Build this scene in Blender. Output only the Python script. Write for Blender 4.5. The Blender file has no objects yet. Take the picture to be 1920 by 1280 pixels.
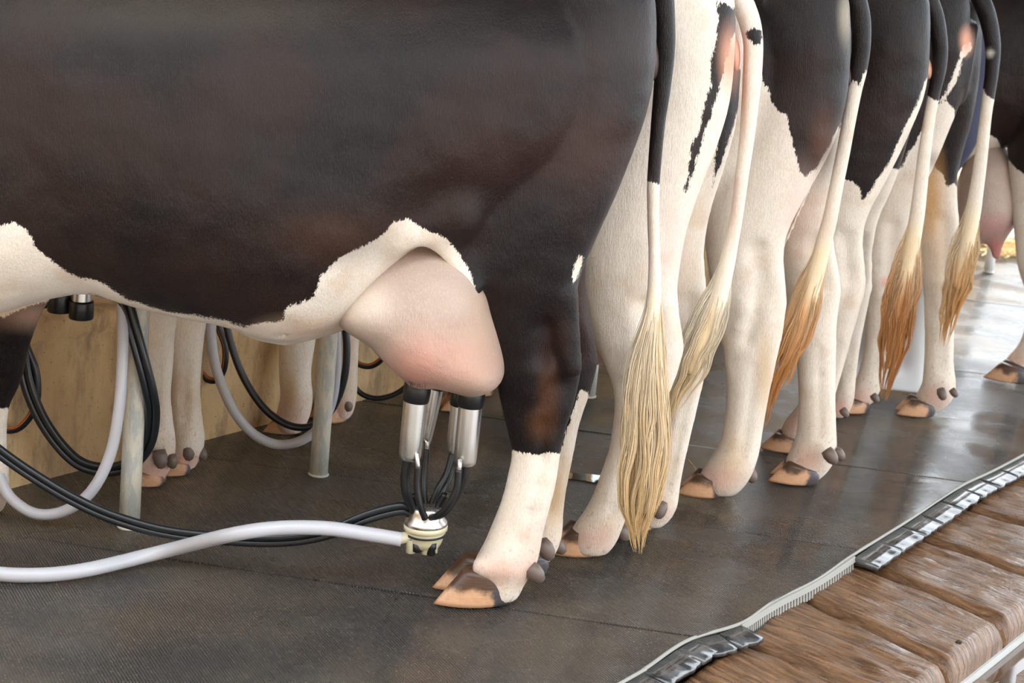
import bpy, bmesh, math, random
import numpy as np
from mathutils import Vector, Matrix, noise as mnoise
random.seed(7); RNG = np.random.default_rng(7)
scn = bpy.context.scene
COL = scn.collection

# ------------------------------------------------------------------ camera
FPX = 3200.0; CAMH = 1.5; TH = math.atan(780 / FPX); RO = math.radians(5.7)
_R0 = np.array([1, 0, 0.]); FW = np.array([0, math.cos(TH), -math.sin(TH)]); _U0 = np.array([0, math.sin(TH), math.cos(TH)])
RT = math.cos(RO) * _R0 + math.sin(RO) * _U0; UP = -math.sin(RO) * _R0 + math.cos(RO) * _U0
CC = np.array([0, 0, CAMH])
cd = bpy.data.cameras.new('camera'); cam = bpy.data.objects.new('camera', cd); COL.objects.link(cam)
cam.matrix_world = Matrix(((RT[0], UP[0], -FW[0], 0), (RT[1], UP[1], -FW[1], 0), (RT[2], UP[2], -FW[2], CAMH), (0, 0, 0, 1)))
cd.sensor_width = 36; cd.lens = FPX / 1920 * 36; cd.clip_start = .05
cd.dof.use_dof = True; cd.dof.focus_distance = 3.9; cd.dof.aperture_fstop = 6.5
scn.camera = cam
# ------------------------------------------------------------------ sky, light, exposure
w = bpy.data.worlds.new('sky'); scn.world = w; w.use_nodes = True
bgn = w.node_tree.nodes['Background']; bgn.inputs[0].default_value = (.88, .94, 1, 1); bgn.inputs[1].default_value = 4.4
sd = bpy.data.lights.new('sun', 'SUN'); sd.energy = 12; sd.angle = math.radians(1.5); sd.color = (1, .96, .9)
sun = bpy.data.objects.new('sun', sd); COL.objects.link(sun)          # enters under the far eaves only
sun.rotation_euler = Vector((-math.sin(math.radians(30)) * math.cos(math.radians(50)), -math.cos(math.radians(30)) * math.cos(math.radians(50)), -math.sin(math.radians(50)))).to_track_quat('-Z', 'Y').to_euler()
scn.view_settings.view_transform = 'Standard'; scn.view_settings.look = 'None'
scn.view_settings.exposure = 0.08; scn.view_settings.gamma = 1; scn.view_settings.use_curve_mapping = False

# ------------------------------------------------------------------ picture <-> world
def ray(x, y):
    d = FW * FPX + RT * (x - 960) - UP * (y - 640); return d / np.linalg.norm(d)
def fl(x, y, z=0.0):
    d = ray(x, y); return CC + d * ((z - CAMH) / d[2])
def at(x, y, Y):
    d = ray(x, y); return CC + d * (Y / d[1])
def topx(P):
    v = np.asarray(P) - CC; dep = v @ FW
    return np.stack([960 + FPX * (v @ RT) / dep, 640 - FPX * (v @ UP) / dep], -1), dep
class Frame:
    def __init__(s, O, az):
        a = math.radians(az); s.O = np.array([O[0], O[1], 0.]); s.H = np.array([math.sin(a), math.cos(a), 0.])
        s.L = np.array([-s.H[1], s.H[0], 0.]); s.ang = math.atan2(s.H[1], s.H[0])
    def P(s, x, y, c):
        d = ray(x, y); t = ((s.O + s.L * c - CC) @ s.L) / (d @ s.L); p = CC + d * t - s.O
        return np.array([p @ s.H, c, p[2]])
    def loc(s, p):
        q = np.asarray(p) - s.O; return np.stack([q @ s.H, q @ s.L, q[..., 2]], -1)
    def W(s, l):
        l = np.asarray(l); return s.O + l[..., :1] * s.H + l[..., 1:2] * s.L + l[..., 2:3] * np.array([0, 0, 1.])
    def scale(s, p):
        _, dep = topx(s.W(np.asarray(p))); return FPX / float(np.ravel(dep)[0])

# ------------------------------------------------------------------ node materials
def mat(name, col=(.5, .5, .5), rough=.5, **kw):
    m = bpy.data.materials.new(name); m.use_nodes = True
    b = m.node_tree.nodes['Principled BSDF']
    b.inputs['Base Color'].default_value = (*col, 1); b.inputs['Roughness'].default_value = rough
    for k, v in kw.items(): b.inputs[k.replace('_', ' ')].default_value = v
    return m
class N:
    def __init__(s, m): s.t = m.node_tree; s.b = s.t.nodes['Principled BSDF']
    def n(s, typ, ins={}, **props):
        q = s.t.nodes.new(typ)
        for k, v in props.items(): setattr(q, k, v)
        for k, v in ins.items(): s.set(q.inputs[k], v)
        return q
    def set(s, sock, v):
        if isinstance(v, bpy.types.NodeSocket): s.t.links.new(v, sock)
        else: sock.default_value = v
    def math(s, op, a, b=0., c=None, clamp=False):
        q = s.n('ShaderNodeMath', operation=op, use_clamp=clamp); s.set(q.inputs[0], a); s.set(q.inputs[1], b)
        if c is not None: s.set(q.inputs[2], c)
        return q.outputs[0]
    def mix(s, f, a, b, blend='MIX'):
        q = s.n('ShaderNodeMix', data_type='RGBA', blend_type=blend)
        s.set(q.inputs[0], f); s.set(q.inputs[6], a if isinstance(a, bpy.types.NodeSocket) else (*a, 1)); s.set(q.inputs[7], b if isinstance(b, bpy.types.NodeSocket) else (*b, 1))
        return q.outputs[2]
    def sstep(s, v, lo, hi, a=0., b=1.):
        q = s.n('ShaderNodeMapRange', interpolation_type='SMOOTHSTEP'); s.set(q.inputs[0], v)
        for i, x in enumerate((lo, hi, a, b)): s.set(q.inputs[i + 1], x)
        return q.outputs[0]
    def obj(s, scale=(1, 1, 1), rot=(0, 0, 0)):
        tc = s.n('ShaderNodeTexCoord'); mp = s.n('ShaderNodeMapping'); s.t.links.new(tc.outputs['Object'], mp.inputs[0])
        mp.inputs['Scale'].default_value = scale; mp.inputs['Rotation'].default_value = rot; return mp.outputs[0]
    def noise(s, vec, scale, detail=3, rough=.55, dist=0.):
        return s.n('ShaderNodeTexNoise', {'Vector': vec, 'Scale': scale, 'Detail': detail, 'Roughness': rough, 'Distortion': dist}).outputs[0]
    def bump(s, h, strength, dist, nrm=None):
        q = s.n('ShaderNodeBump', {'Height': h, 'Strength': strength, 'Distance': dist})
        if nrm is not None: s.set(q.inputs['Normal'], nrm)
        return q.outputs[0]

def coat_material():
    m = mat('cow_coat', rough=.55); g = N(m)
    pa = g.n('ShaderNodeAttribute', attribute_name='patch').outputs['Fac']
    ti = g.n('ShaderNodeAttribute', attribute_name='tint')
    o = g.obj(); st = g.obj((1, 1, .28), (0, math.radians(-12), 0))
    j1 = g.math('MULTIPLY', g.math('SUBTRACT', g.noise(o, 22, 3), .5), .016)
    j2 = g.math('MULTIPLY', g.math('SUBTRACT', g.noise(st, 260, 3, .7), .5), .022)
    v = g.math('ADD', g.math('ADD', pa, j1), j2)
    msk = g.sstep(v, -.0015, .0015)
    fine = g.noise(st, 300, 3, .75)
    big = g.noise(o, 5, 3)
    wh = g.mix(big, (.80, .70, .585), (.88, .80, .70))
    wh = g.mix(g.math('MULTIPLY', g.sstep(fine, .38, .66), .36), wh, (.60, .47, .36))
    dk = g.mix(g.sstep(g.noise(o, 3.2, 3), .42, .62), (.0065, .0036, .0034), (.018, .0075, .005))
    dk = g.mix(g.math('MULTIPLY', g.sstep(fine, .42, .75), .42), dk, (.028, .020, .018))
    zz = g.n('ShaderNodeSeparateXYZ', {0: o}).outputs[2]
    sp = g.math('MULTIPLY', g.sstep(zz, .32, .04), g.sstep(g.noise(o, 75, 4, .7), .54, .70))
    wh = g.mix(g.math('MULTIPLY', sp, .55), wh, (.30, .20, .13))
    wh = g.mix(g.math('MULTIPLY', g.sstep(g.noise(o, 7, 4, .6), .52, .7), .45), wh, (.66, .47, .32))
    base = g.mix(msk, wh, dk)
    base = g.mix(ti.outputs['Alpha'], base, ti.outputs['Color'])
    g.set(g.b.inputs['Base Color'], base)
    g.set(g.b.inputs['Roughness'], g.sstep(msk, 0, 1, .62, .40))
    g.set(g.b.inputs['Specular IOR Level'], g.sstep(msk, 0, 1, .2, .27))
    g.b.inputs['Sheen Weight'].default_value = .03; g.b.inputs['Sheen Roughness'].default_value = .45
    g.b.inputs['Sheen Tint'].default_value = (.9, .9, 1, 1)
    g.b.inputs['Subsurface Weight'].default_value = 0
    b1 = g.bump(g.noise(g.obj((1, 1, .5)), 13, 3, .6), .35, .014, g.bump(g.noise(o, 4.5, 2), .5, .05))
    b2 = g.bump(fine, .8, .003, b1)
    g.set(g.b.inputs['Normal'], b2)
    return m
def udder_material():
    m = mat('udder_skin', rough=.5); g = N(m)
    ti = g.n('ShaderNodeAttribute', attribute_name='tint')
    o = g.obj(); st = g.obj((1, 1, .25))
    fine = g.noise(st, 300, 3, .7)
    c = g.mix(g.noise(o, 9, 3), (.40, .285, .23), (.52, .395, .32))
    c = g.mix(g.math('MULTIPLY', g.sstep(fine, .45, .75), .3), c, (.70, .58, .48))
    c = g.mix(ti.outputs['Alpha'], c, ti.outputs['Color'])
    g.set(g.b.inputs['Base Color'], c)
    g.b.inputs['Sheen Weight'].default_value = .03
    g.b.inputs['Subsurface Weight'].default_value = .04; g.b.inputs['Subsurface Radius'].default_value = (.03, .012, .008); g.b.inputs['Subsurface Scale'].default_value = .5
    g.set(g.b.inputs['Normal'], g.bump(fine, .9, .003, g.bump(g.noise(o, 22, 4), .45, .010)))
    return m
def hoof_material():
    m = mat('hoof_horn', rough=.38); g = N(m)
    o = g.obj(); rnd = g.n('ShaderNodeObjectInfo').outputs['Random']
    ofs = g.n('ShaderNodeCombineXYZ', {0: g.math('MULTIPLY', rnd, 7.), 1: g.math('MULTIPLY', rnd, 13.)}).outputs[0]
    v = g.n('ShaderNodeVectorMath', {0: o, 1: ofs}, operation='ADD').outputs[0]
    z = g.n('ShaderNodeSeparateXYZ', {0: o}).outputs
    n1 = g.noise(v, 26, 4); n2 = g.noise(v, 90, 3)
    c = g.mix(n2, (.50, .25, .13), (.66, .40, .24))
    hi = g.sstep(g.math('ADD', z[2], g.math('MULTIPLY', n1, .05)), .052, .072)
    c = g.mix(hi, c, (.075, .035, .018))
    back = g.sstep(g.math('ADD', g.math('MULTIPLY', z[0], -1.), g.math('MULTIPLY', n1, .06)), .052, .072)
    c = g.mix(back, c, (.06, .05, .052))
    g.set(g.b.inputs['Base Color'], c)
    ring = g.noise(g.obj((3, 3, 40)), 6, 3)
    g.set(g.b.inputs['Normal'], g.bump(ring, .3, .002))
    return m
def hair_material():
    m = mat('tail_hair', rough=.45); g = N(m)
    ti = g.n('ShaderNodeAttribute', attribute_name='tint')
    g.set(g.b.inputs['Base Color'], ti.outputs['Color']); g.b.inputs['Sheen Weight'].default_value = .1
    return m
def rubber_mat_material():
    m = mat('ribbed_rubber_mat', rough=.4); g = N(m)
    rnd = g.n('ShaderNodeObjectInfo').outputs['Random']
    o = g.obj()
    n1 = g.noise(o, 2.3, 4, .6); n2 = g.noise(o, 40, 4, .65); n3 = g.noise(o, 260, 2)
    c = g.mix(g.sstep(n1, .35, .68), (.044, .043, .043), (.100, .084, .067))
    c = g.mix(g.math('MULTIPLY', g.sstep(n2, .5, .75), .5), c, (.13, .10, .075))
    c = g.mix(g.sstep(g.noise(o, 330, 1), .70, .73), c, (.45, .36, .25))
    g.set(g.b.inputs['Base Color'], c)
    g.set(g.b.inputs['Roughness'], g.sstep(g.noise(o, 3.1, 4), .38, .62, .10, .34))
    g.b.inputs['Specular IOR Level'].default_value = .6
    wv = g.n('ShaderNodeTexWave', {'Vector': g.obj((1, 1, 1), (0, 0, math.radians(61))), 'Scale': 50.0, 'Distortion': .6, 'Detail': 1}, wave_type='BANDS', bands_direction='Y').outputs['Fac']
    wv2 = g.n('ShaderNodeTexWave', {'Vector': o, 'Scale': 75.0, 'Distortion': 1., 'Detail': 1}, wave_type='BANDS', bands_direction='Y').outputs['Fac']
    b = g.bump(g.noise(o, 3.5, 2), .6, .012)
    b = g.bump(n2, .15, .0015, b)
    b = g.bump(wv2, .12, .0008, b)
    b = g.bump(wv, .9, .003, b)
    b = g.bump(n3, .12, .0006, b)
    g.set(g.b.inputs['Normal'], b)
    return m
def concrete_material(name, c1, c2, c3, rough=.8, wet=0.):
    m = mat(name, rough=rough); g = N(m); o = g.obj((1, 1, .35)); oo = g.obj()
    c = g.mix(g.sstep(g.noise(o, 5, 5, .6), .35, .65), c1, c2)
    c = g.mix(g.math('MULTIPLY', g.sstep(g.noise(o, 11, 5, .7), .44, .66), .9), c, c3)
    c = g.mix(g.sstep(g.noise(oo, 120, 3, .7), .62, .75), c, (.16, .10, .06))
    g.set(g.b.inputs['Base Color'], c)
    g.set(g.b.inputs['Normal'], g.bump(g.noise(oo, 90, 4, .7), .35, .004, g.bump(g.noise(oo, 9, 3), .4, .02)))
    return m
def timber_material():
    m = mat('wet_timber', rough=.3); g = N(m)
    o = g.obj((1, 9, 1)); oo = g.obj()
    gr = g.noise(o, 7, 5, .65, .6)
    c = g.mix(g.sstep(gr, .3, .7), (.075, .034, .015), (.31, .165, .082))
    c = g.mix(g.math('MULTIPLY', g.sstep(g.noise(oo, 6, 4), .45, .7), .6), c, (.22, .125, .07))
    c = g.mix(g.sstep(g.noise(oo, 150, 2), .7, .76), c, (.09, .04, .02))
    g.set(g.b.inputs['Base Color'], c)
    g.set(g.b.inputs['Roughness'], g.sstep(g.noise(oo, 9, 4), .35, .65, .10, .38))
    g.set(g.b.inputs['Normal'], g.bump(g.noise(oo, 60, 4), .4, .004, g.bump(gr, .9, .012)))
    return m
def galv_material():
    m = mat('galvanised_post', rough=.5); g = N(m); o = g.obj((1, 1, .22))
    c = g.mix(g.sstep(g.noise(o, 55, 5, .7), .44, .58), (.60, .55, .45), (.42, .43, .40))
    c = g.mix(g.sstep(g.noise(o, 70, 4, .7), .58, .72), c, (.62, .57, .47))
    g.set(g.b.inputs['Base Color'], c); g.set(g.b.inputs['Normal'], g.bump(g.noise(o, 80, 4), .3, .003))
    return m
def steel_material():
    m = mat('brushed_steel', (.66, .64, .61), .3, Metallic=1.); g = N(m); o = g.obj((1, 1, .1))
    g.set(g.b.inputs['Roughness'], g.sstep(g.noise(o, 60, 4), .3, .7, .26, .42)); return m
def black_rubber_material(name='black_rubber', col=(.008, .0085, .0095), rough=.38):
    m = mat(name, col, rough); g = N(m); o = g.obj()
    g.set(g.b.inputs['Normal'], g.bump(g.noise(o, 90, 4), .15, .002)); return m
def flap_material():
    m = mat('wet_rubber_flap', (.035, .038, .042), .16, Specular_IOR_Level=.9); g = N(m); o = g.obj()
    g.set(g.b.inputs['Base Color'], g.mix(g.sstep(g.noise(o, 20, 4), .4, .65), (.024, .026, .030), (.10, .10, .10)))
    g.set(g.b.inputs['Normal'], g.bump(g.noise(o, 14, 3), .3, .006)); return m
M = dict(coat=coat_material(), udder=udder_material(), hoof=hoof_material(), hair=hair_material(), mat=rubber_mat_material(),
         wall=concrete_material('ochre_concrete', (.72, .50, .26), (.55, .35, .17), (.34, .23, .13)),
         ledge=concrete_material('brown_wet_concrete', (.38, .19, .08), (.46, .27, .13), (.3, .16, .08), .35),
         under=concrete_material('dark_concrete', (.05, .04, .03), (.08, .06, .045), (.04, .03, .02), .5),
         timber=timber_material(), galv=galv_material(), steel=steel_material(), rubber=black_rubber_material(),
         hose=black_rubber_material('black_hose', (.011, .013, .016), .3), flap=flap_material(),
         white_hose=mat('milky_white_hose', (.50, .50, .53), .3, Subsurface_Weight=.3, Subsurface_Scale=.02),
         orange=mat('orange_stripe', (.60, .17, .05), .45), trim=mat('pale_rubber_edge', (.34, .33, .30), .6),
         bowl=mat('cream_plastic', (.62, .56, .38), .25, Subsurface_Weight=.2, Subsurface_Scale=.02),
         boot=mat('white_rubber_boot', (.82, .83, .84), .35), cloth=mat('navy_cloth', (.012, .014, .045), .8), skin=mat('skin', (.45, .27, .18), .5),
         haircap=mat('dark_hair', (.02, .015, .012), .6), eye=mat('eye', (.01, .008, .007), .1), horn=mat('dark_dewclaw', (.14, .10, .08), .45),
         pipe=mat('white_pipe', (.7, .7, .68), .4), roof=mat('roof_sheet', (.30, .31, .32), .6), straw=mat('straw', (.62, .46, .22), .7),
         dung=mat('dung_crumb', (.035, .022, .012), .8), water=mat('muddy_water', (.10, .055, .028), .06, Specular_IOR_Level=.8))

# ------------------------------------------------------------------ object helpers
def tag(o, label=None, cat=None, group=None, kind=None):
    for k, v in (('label', label), ('category', cat), ('group', group), ('kind', kind)):
        if v: o[k] = v
    return o
def link(name, me, m=None, parent=None):
    o = bpy.data.objects.new(name, me); COL.objects.link(o)
    if m is not None and me is not None: me.materials.clear(); me.materials.append(m)
    if parent is not None: o.parent = parent
    return o
def empty(name, loc=(0, 0, 0), rz=0.):
    o = bpy.data.objects.new(name, None); COL.objects.link(o); o.location = loc; o.rotation_euler = (0, 0, rz); o.empty_display_size = .1; return o
def mesh(name, V, Fc, smooth=True):
    me = bpy.data.meshes.new(name); me.from_pydata([tuple(map(float, v)) for v in V], [], [tuple(int(i) for i in f) for f in Fc]); me.update()
    if smooth: me.polygons.foreach_set('use_smooth', [True] * len(me.polygons))
    return me
def fastmesh(name, V, Q):
    """quads only, numpy"""
    me = bpy.data.meshes.new(name); V = np.asarray(V, np.float32); Q = np.asarray(Q, np.int32); k = Q.shape[1]
    me.vertices.add(len(V)); me.vertices.foreach_set('co', V.ravel())
    me.loops.add(Q.size); me.loops.foreach_set('vertex_index', Q.ravel())
    me.polygons.add(len(Q)); me.polygons.foreach_set('loop_start', np.arange(0, Q.size, k, dtype=np.int32)); me.polygons.foreach_set('loop_total', np.full(len(Q), k, np.int32))
    me.update(calc_edges=True); me.validate(); me.polygons.foreach_set('use_smooth', np.ones(len(me.polygons), bool))
    return me
def spline(pts, n):
    """Catmull-Rom through rows of pts (any dimension)"""
    P = np.asarray(pts, float); P = np.vstack([2 * P[0] - P[1], P, 2 * P[-1] - P[-2]]); out = []
    m = len(P) - 3; ts = np.linspace(0, m, n); ts[-1] = m - 1e-9
    for t in ts:
        i = int(t); u = t - i; a, b, c, d = P[i], P[i + 1], P[i + 2], P[i + 3]
        out.append(.5 * ((2 * b) + (c - a) * u + (2 * a - 5 * b + 4 * c - d) * u * u + (3 * b - a - 3 * c + d) * u ** 3))
    return np.array(out)
def sweep(C, R, seg=12, cap=True):
    C = np.asarray(C, float); n = len(C); R = np.broadcast_to(np.asarray(R, float), (n,))
    T = np.gradient(C, axis=0); T /= np.linalg.norm(T, axis=1)[:, None] + 1e-12
    up = np.array([0, 0, 1.]) if abs(T[0][2]) < .9 else np.array([0, 1., 0])
    u = np.cross(T[0], up); u /= np.linalg.norm(u); V = []
    a = np.linspace(0, 2 * math.pi, seg, endpoint=False); Us = []
    for i in range(n):
        u = u - T[i] * (u @ T[i]); u /= np.linalg.norm(u); v = np.cross(T[i], u); Us.append((u, v))
        V.append(C[i] + R[i] * (np.cos(a)[:, None] * u + np.sin(a)[:, None] * v))
    V = np.vstack(V); Fc = []
    for i in range(n - 1):
        for j in range(seg):
            k = (j + 1) % seg; Fc.append((i * seg + j, i * seg + k, (i + 1) * seg + k, (i + 1) * seg + j))
    if cap: Fc.append(tuple(range(seg))[::-1]); Fc.append(tuple(range((n - 1) * seg, n * seg)))
    return V, Fc, Us
def tube(name, pts, r, m, parent=None, n=48, seg=12, r2=None):
    C = spline(pts, n); R = np.linspace(r, r if r2 is None else r2, n)
    V, Fc, _ = sweep(C, R, seg); return link(name, mesh(name, V, Fc), m, parent)
def box_mesh(name, c, s, bev=.002, rz=0.):
    bm = bmesh.new(); bmesh.ops.create_cube(bm, size=1); bmesh.ops.scale(bm, vec=s, verts=bm.verts)
    if bev: bmesh.ops.bevel(bm, geom=bm.edges[:], offset=bev, segments=2, affect='EDGES')
    bmesh.ops.rotate(bm, cent=(0, 0, 0), matrix=Matrix.Rotation(rz, 3, 'Z'), verts=bm.verts); bmesh.ops.translate(bm, vec=c, verts=bm.verts)
    me = bpy.data.meshes.new(name); bm.to_mesh(me); bm.free(); return me
def lathe(name, A, B, prof, m, parent, seg=28):
    """profile of (t along A->B, radius)"""
    A = np.asarray(A, float); B = np.asarray(B, float); d = B - A; L = np.linalg.norm(d); d /= L
    u = np.cross(d, [0, 1., 0.2]); u /= np.linalg.norm(u); v = np.cross(d, u); a = np.linspace(0, 2 * math.pi, seg, endpoint=False); V = []
    for t, r in prof: V.append(A + d * L * t + max(r, 1e-5) * (np.cos(a)[:, None] * u + np.sin(a)[:, None] * v))
    Fc = [(i * seg + j, i * seg + (j + 1) % seg, (i + 1) * seg + (j + 1) % seg, (i + 1) * seg + j) for i in range(len(prof) - 1) for j in range(seg)]
    return link(name, mesh(name, np.vstack(V), Fc), m, parent)

# ------------------------------------------------------------------ organic surfaces from a distance field
import openvdb
class Field:
    def __init__(s, lo, hi, h):
        s.h = h; s.lo = np.array(lo, float); n = [int((b - a) / h) + 1 for a, b in zip(lo, hi)]
        s.ax = [s.lo[i] + h * np.arange(n[i]) for i in range(3)]; s.D = np.full(n, .15, np.float32)
    def sub(s, lo, hi):
        sl = []
        for i in range(3):
            a = np.searchsorted(s.ax[i], lo[i]); b = np.searchsorted(s.ax[i], hi[i]); sl.append(slice(a, max(b, a + 1)))
        return tuple(sl)
    def grid(s, sl):
        return (s.ax[0][sl[0]][:, None, None].astype(np.float32), s.ax[1][sl[1]][None, :, None].astype(np.float32), s.ax[2][sl[2]][None, None, :].astype(np.float32))
    def put(s, sl, d, k, op='+'):
        a = s.D[sl]
        if op == '+':
            hh = np.maximum(k - np.abs(a - d), 0) / k; s.D[sl] = np.minimum(a, d) - hh * hh * k * .25
        else:
            d = -d; hh = np.maximum(k - np.abs(a - d), 0) / k; s.D[sl] = np.maximum(a, d) + hh * hh * k * .25
    def rc(s, a, b, ra, rb, ys=1., k=.03, op='+'):
        a = np.asarray(a, float); b = np.asarray(b, float); m = max(ra, rb) + k + .04
        sl = s.sub(np.minimum(a, b) - m, np.maximum(a, b) + m); X, Y, Z = s.grid(sl)
        if s.D[sl].size == 0: return
        S = np.array([1, 1 / ys, 1]); A = a * S; B = b * S; d = B - A; L2 = d @ d + 1e-12
        px, py, pz = X - A[0], Y / ys - A[1], Z - A[2]
        t = np.clip((px * d[0] + py * d[1] + pz * d[2]) / L2, 0, 1)
        dist = np.sqrt((px - t * d[0]) ** 2 + (py - t * d[1]) ** 2 + (pz - t * d[2]) ** 2) - (ra + t * (rb - ra))
        s.put(sl, dist.astype(np.float32), k, op)
    def ell(s, c, r, ry=0., k=.03, op='+'):
        c = np.asarray(c, float); m = max(r) + k + .04; sl = s.sub(c - m, c + m); X, Y, Z = s.grid(sl)
        if s.D[sl].size == 0: return
        x, y, z = X - c[0], Y - c[1], Z - c[2]; ca, sa = math.cos(ry), math.sin(ry)
        q = np.sqrt(((x * ca - z * sa) / r[0]) ** 2 + (y / r[1]) ** 2 + ((x * sa + z * ca) / r[2]) ** 2)
        s.put(sl, ((q - 1) * min(r)).astype(np.float32), k, op)
    def trunk(s, st, k=.05):
        st = np.asarray(st, float); X, Y, Z = s.grid((slice(None),) * 3); x = s.ax[0]
        top, bot, hw, yc = (np.interp(x, st[:, 0], st[:, i]) for i in (1, 2, 3, 4))
        ker = np.ones(9) / 9
        pad = lambda a: np.convolve(np.pad(a, 4, mode='edge'), ker, 'valid')
        top, bot, hw, yc = pad(top), pad(bot), pad(hw), pad(yc)
        zc = ((top + bot) / 2)[:, None, None].astype(np.float32); hz = np.maximum((top - bot) / 2, .02)[:, None, None].astype(np.float32); hy = np.maximum(hw, .02)[:, None, None].astype(np.float32)
        q = ((np.abs(Y - yc[:, None, None].astype(np.float32)) / hy) ** 2.3 + (np.abs(Z - zc) / hz) ** 2.3) ** (1 / 2.3)
        d = (q - 1) * np.minimum(hy, hz)
        x0, x1 = st[0, 0], st[-1, 0]; d = np.maximum(d, np.maximum(x0 - X, X - x1))
        s.put((slice(None),) * 3, d.astype(np.float32), k)
    def mesh(s, name):
        g = openvdb.FloatGrid(1.0); D = s.D.copy()
        D[0] = D[-1] = .1; D[:, 0] = D[:, -1] = .1; D[:, :, 0] = D[:, :, -1] = .1
        g.copyFromArray(D); P, T, Q = g.convertToPolygons(0.0)
        V = P * s.h + s.lo
        if len(T): Q = np.vstack([Q, np.column_stack([T, T[:, 2]])]) if len(T) else Q
        # light smoothing
        E = np.vstack([Q[:, [0, 1]], Q[:, [1, 2]], Q[:, [2, 3]], Q[:, [3, 0]]])
        for _ in range(2):
            A = np.zeros_like(V); c = np.zeros(len(V)); np.add.at(A, E[:, 0], V[E[:, 1]]); np.add.at(A, E[:, 1], V[E[:, 0]]); np.add.at(c, E[:, 0], 1); np.add.at(c, E[:, 1], 1)
            V = V * .5 + .5 * A / np.maximum(c, 1)[:, None]
        return fastmesh(name, V, Q[:, ::-1])
def verts(me):
    a = np.empty(len(me.vertices) * 3, np.float32); me.vertices.foreach_get('co', a); return a.reshape(-1, 3).astype(float)
def polysd(P, poly):
    """signed distance, + inside"""
    poly = np.asarray(poly, float); n = len(poly); d = np.full(len(P), 1e9); ins = np.zeros(len(P), bool)
    for i in range(n):
        a, b = poly[i], poly[(i + 1) % n]; e = b - a; v = P - a; t = np.clip((v @ e) / (e @ e + 1e-9), 0, 1)
        d = np.minimum(d, np.hypot(*(v - t[:, None] * e).T))
        c = ((a[1] > P[:, 1]) != (b[1] > P[:, 1])); xx = (b[0] - a[0]) * (P[:, 1] - a[1]) / (b[1] - a[1] + 1e-12) + a[0]; ins ^= c & (P[:, 0] < xx)
    return np.where(ins, d, -d)
def attr_f(me, name, v):
    a = me.attributes.new(name, 'FLOAT', 'POINT'); a.data.foreach_set('value', np.asarray(v, np.float32))
def attr_c(me, name, v):
    a = me.attributes.new(name, 'FLOAT_COLOR', 'POINT'); a.data.foreach_set('color', np.asarray(v, np.float32).ravel())
def tint_attr(me, px, tints, Y=None):
    n = len(px); C = np.zeros((n, 3)); A = np.zeros(n)
    for t in tints:
        x, y, rx, ry, col, s = t[:6]; q = ((px[:, 0] - x) / rx) ** 2 + ((px[:, 1] - y) / ry) ** 2; a = s * np.clip(1.25 * np.exp(-q * 1.1) - .12, 0, 1)
        if len(t) > 6 and Y is not None: a = a * ((Y > 0) if t[6] == 'L' else (Y < 0))
        C = np.where(a[:, None] > 0, (C * (A * (1 - a))[:, None] + np.array(col) * a[:, None]) / np.maximum(A * (1 - a) + a, 1e-6)[:, None], C); A = A * (1 - a) + a
    attr_c(me, 'tint', np.column_stack([C, A]))
# ------------------------------------------------------------------ setting
row = np.array([math.sin(math.radians(34.5)), math.cos(math.radians(34.5)), 0.])
perp = np.array([row[1], -row[0], 0.])                      # towards the outside of the platform
wa = fl(22, 915); wb = fl(382, 825); wd = (wb - wa) / np.linalg.norm(wb - wa); wn = np.array([wd[1], -wd[0], 0.])
def struct(name, me, m, parent=None):
    o = link(name, me, m, parent)
    if parent is None: o['kind'] = 'structure'
    return o
base = struct('floor', mesh('floor', [(-9, 0, -.16), (16, 0, -.16), (16, 20, -.16), (-9, 20, -.16)], [(0, 1, 2, 3)]), M['under'])
# rubber mats between the seams, edge on the outer side follows the photographed rim
rim_px = [(1150, 1285), (1210, 1250), (1290, 1197), (1390, 1165), (1450, 1125), (1530, 1085), (1600, 1037), (1700, 975), (1800, 910), (1920, 850)]
rim = [fl(*p) for p in rim_px]
rim = [rim[0] - row * 3.2, rim[0] - row * 1.2] + rim + [rim[-1] + row * 2, rim[-1] + row * 6]
sa = math.radians(97.0); sdir = np.array([math.sin(sa), math.cos(sa), 0.]); sn = np.array([-sdir[1], sdir[0], 0.])
rimS = np.array([[p @ sn, p @ sdir] for p in rim])            # (across seams, along seams)
def rim_at(s): return float(np.interp(s, rimS[:, 0], rimS[:, 1]))
def wall_at(s):                                               # along-seam position of the curb foot
    # point wa + t*wd with (.)@sn = s
    t = (s - wa @ sn) / (wd @ sn); return float((wa + t * wd) @ sdir)
s0 = np.array([0.469, 3.56, 0]) @ sn; pitch = .745
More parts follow.
